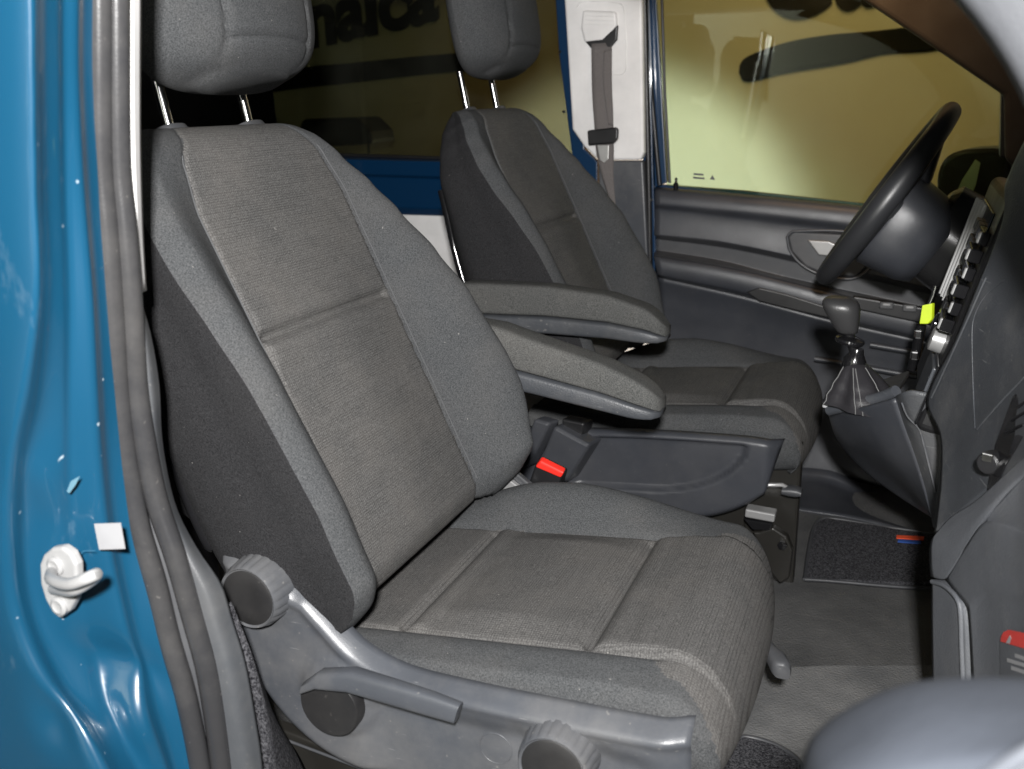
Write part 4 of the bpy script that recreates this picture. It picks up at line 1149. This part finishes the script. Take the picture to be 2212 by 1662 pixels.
# ================================================================== FAR A PILLAR, ROOF, NEAR A PILLAR
FA = empty('far_windscreen_pillar', (.7, 1.28, 1.0), 'dark brown windscreen pillar trim above the driver window', 'pillar')
prism('pillar_trim', ats([(1815, -40), (1866, 0), (1992, 85), (2170, 206), (2172, 345), (2260, 420), (2260, 210), (2100, 20), (2060, -40)], y=1.27), (0, .05, 0), M['brown'], FA, bev=.01)
prism('pillar_edge', ats([(2163, 190), (2185, 200), (2180, 345), (2160, 340)], y=1.30), (0, .04, 0), M['black'], FA, bev=.004)
RF = empty('van_roof', (0, .45, 1.36), 'grey roof lining of the van above the front seats', 'roof')
skin('roof_lining', [[(-1.7, -.32, 1.34), (.25, -.32, 1.33)], [(-1.7, .45, 1.38), (.30, .45, 1.37)], [(-1.7, 1.25, 1.34), (.25, 1.25, 1.33)]], M['headliner'], RF, nu=12, nv=12, thick=.02)
skin('windscreen_header', [[(.22, -.34, 1.32), (.22, .45, 1.36), (.22, 1.25, 1.32)], [(.34, -.36, 1.285), (.38, .45, 1.30), (.34, 1.27, 1.285)]], M['headliner'], RF, nu=12, nv=6, thick=.02)
# near A pillar: runs from the end of the dashboard up and back to the roof
NA = empty('near_windscreen_pillar', (.65, -.40, 1.0), 'pale grey near windscreen pillar trim at the upper right corner', 'pillar')
P1, P2 = at(2086, 0, y=-.385), at(2212, 186, y=-.385)
APTS = [Vector((.15, -.37, 1.315)), Vector((.40, -.378, 1.235)), P1+(P1-P2)*1.6+Vector((-.02, 0, -.005)), P1, P2, P2+(P2-P1)*.8+Vector((.004, 0, -.03)), P2+(P2-P1)*2+Vector((.02, 0, -.10))]
edge = cr(APTS, 50)
def sh(l, d): return [p+Vector(d) for p in l]
skin('pillar_trim', [sh(edge, (-.0, .05, -.002)), edge, sh(edge, (.010, -.012, .010)), sh(edge, (.03, -.022, .03)), sh(edge, (.09, -.03, .08))], M['atrim'], NA, nu=50, nv=20, thick=.01)

# near open door armrest, out of focus at the lower right
ND = empty('passenger_door', (.65, -.72, .75), 'blurred grey soft trim of the open passenger door at the lower right corner', 'car door')
rows = [
 ats([(1720, 1760), (1748, 1640), (1820, 1570), (1960, 1510), (2120, 1490), (2330, 1500)], y=-.62),
 ats([(1718, 1760), (1744, 1610), (1815, 1540), (1950, 1480), (2110, 1463), (2330, 1475)], y=-.655),
 ats([(1722, 1800), (1755, 1650), (1840, 1590), (1970, 1540), (2120, 1525), (2330, 1530)], y=-.70),
 ats([(1740, 1900), (1800, 1740), (1900, 1680), (2010, 1650), (2130, 1630), (2330, 1580)], y=-.735),
 ats([(1800, 1950), (1900, 1840), (2010, 1770), (2140, 1680), (2212, 1628), (2330, 1590)], y=-.74),
]
skin('armrest_pad', rows, M['soft'], ND, nu=40, nv=40, thick=.01)
tube('pad_seam', cr(ats([(2040, 1750), (2150, 1672), (2212, 1632), (2330, 1570)], y=-.742), 20), .003, M['plast'], ND, n=8)
skin('door_trim', [ats([(2040, 1770), (2150, 1690), (2212, 1650), (2330, 1590)], y=-.742), ats([(2040, 1900), (2150, 1820), (2212, 1760), (2330, 1700)], y=-.745)], M['dash'], ND, nu=12, nv=6, thick=.01)

VS = empty('van_side', (-1, -.46, .12), 'blue closed side of the van body behind the passenger door opening', 'van side')
box('outer_panel', (-1.06, -.515, .55), (1.55, .02, 1.66), M['blue'], VS, bev=.006)
box('inner_lining', (-1.06, -.44, .72), (1.50, .02, 1.2), M['plast_d'], VS, bev=.006)
VR = empty('rear_doors', (-1.85, .45, .12), 'dark rear doors closing the van behind the seats', 'van door')
for _y in (-.02, .88): box('door_panel', (-1.86, _y, .74), (.03, .88, 1.24), M['plast_d'], VR, bev=.01)
# ================================================================== GARAGE
mesh('ground', [(-9, -7, -.45), (9, -7, -.45), (9, 9, -.45), (-9, 9, -.45)], [(0, 1, 2, 3)], M['concrete'], kind='structure')
WY = 3.6
GW = box('garage_wall', (0, WY+.1, 1.6), (18, .2, 4.2), M['wall'], bev=0); tag(GW, 'yellowish plastered garage wall with black painted lettering beyond the van', 'wall')
GW2 = box('opposite_wall', (0, -5.5, 1.6), (18, .2, 4.2), M['wall'], bev=0); tag(GW2, 'pale garage wall behind the photographer, mirrored in the blue paint', 'wall')
def text(name, s, p, size, rot, parent, mt, ydir=1, bold=.0, shear=.0):
    cu = bpy.data.curves.new(name, 'FONT'); cu.body = s; cu.size = size; cu.offset = bold; cu.shear = shear; cu.extrude = .004; cu.space_character = 1.0
    tmp = bpy.data.objects.new(name, cu); COL.objects.link(tmp)
    bpy.context.view_layer.update()
    me = bpy.data.meshes.new_from_object(tmp.evaluated_get(bpy.context.evaluated_depsgraph_get()))
    bpy.data.objects.remove(tmp)
    me.materials.append(mt) if not me.materials else me.materials.__setitem__(0, mt)
    o = bpy.data.objects.new(name, me); COL.objects.link(o)
    if parent: o.parent = parent; p = Vector(p)-parent.location
    o.location = p
    o.rotation_euler = (R(90), 0, 0) if ydir > 0 else (R(90), 0, R(180))
    o.rotation_euler.rotate_axis('Z', rot)
    return o
SG = empty('wall_sign', at(1800, 60, y=WY-.01), 'large black letters Ca with brush stroke on the wall beyond the driver window', 'sign')
text('letters', 'Ca', at(1640, 46, y=WY-.012), .60, R(7), SG, M['ink'], bold=.016, shear=.05).scale.x = .74
def stroke(L_, R_, P):
    return skin('brush_stroke', [ats(L_, y=WY-.012), ats(R_, y=WY-.012)], M['ink'], P, nu=40, nv=6, thick=.004)
stroke([(1596, 158), (1600, 134), (1628, 116), (1706, 90), (1796, 75), (1890, 67), (1983, 56), (2060, 46), (2200, 30)], [(1598, 160), (1606, 176), (1630, 175), (1684, 161), (1826, 137), (1908, 118), (2002, 112), (2060, 102), (2200, 84)], SG)
SG2 = empty('wall_sign', at(830, 60, y=WY-.01), 'black letters nalca above a brush stroke seen through the dark tinted rear window', 'sign')
text('letters', 'nalca', at(664, 102, y=WY-.012), .385, R(8), SG2, M['ink'], bold=.015, shear=.12)
stroke([(560, 185), (640, 150), (760, 136), (880, 124), (1000, 114), (1100, 108)], [(560, 205), (640, 192), (740, 182), (860, 168), (980, 156), (1100, 150)], SG2)
SG3 = empty('wall_sign', (-1.6, -5.38, 1.0), 'black lettering on the wall behind the photographer, only seen mirrored in the paint', 'sign')
text('letters', 'nalca', (-.6, -5.385, 1.0), 1.0, R(4), SG3, M['ink'], ydir=-1, bold=.02, shear=.1)
for o in bpy.data.objects:
    if '_local' in o: del o['_local']
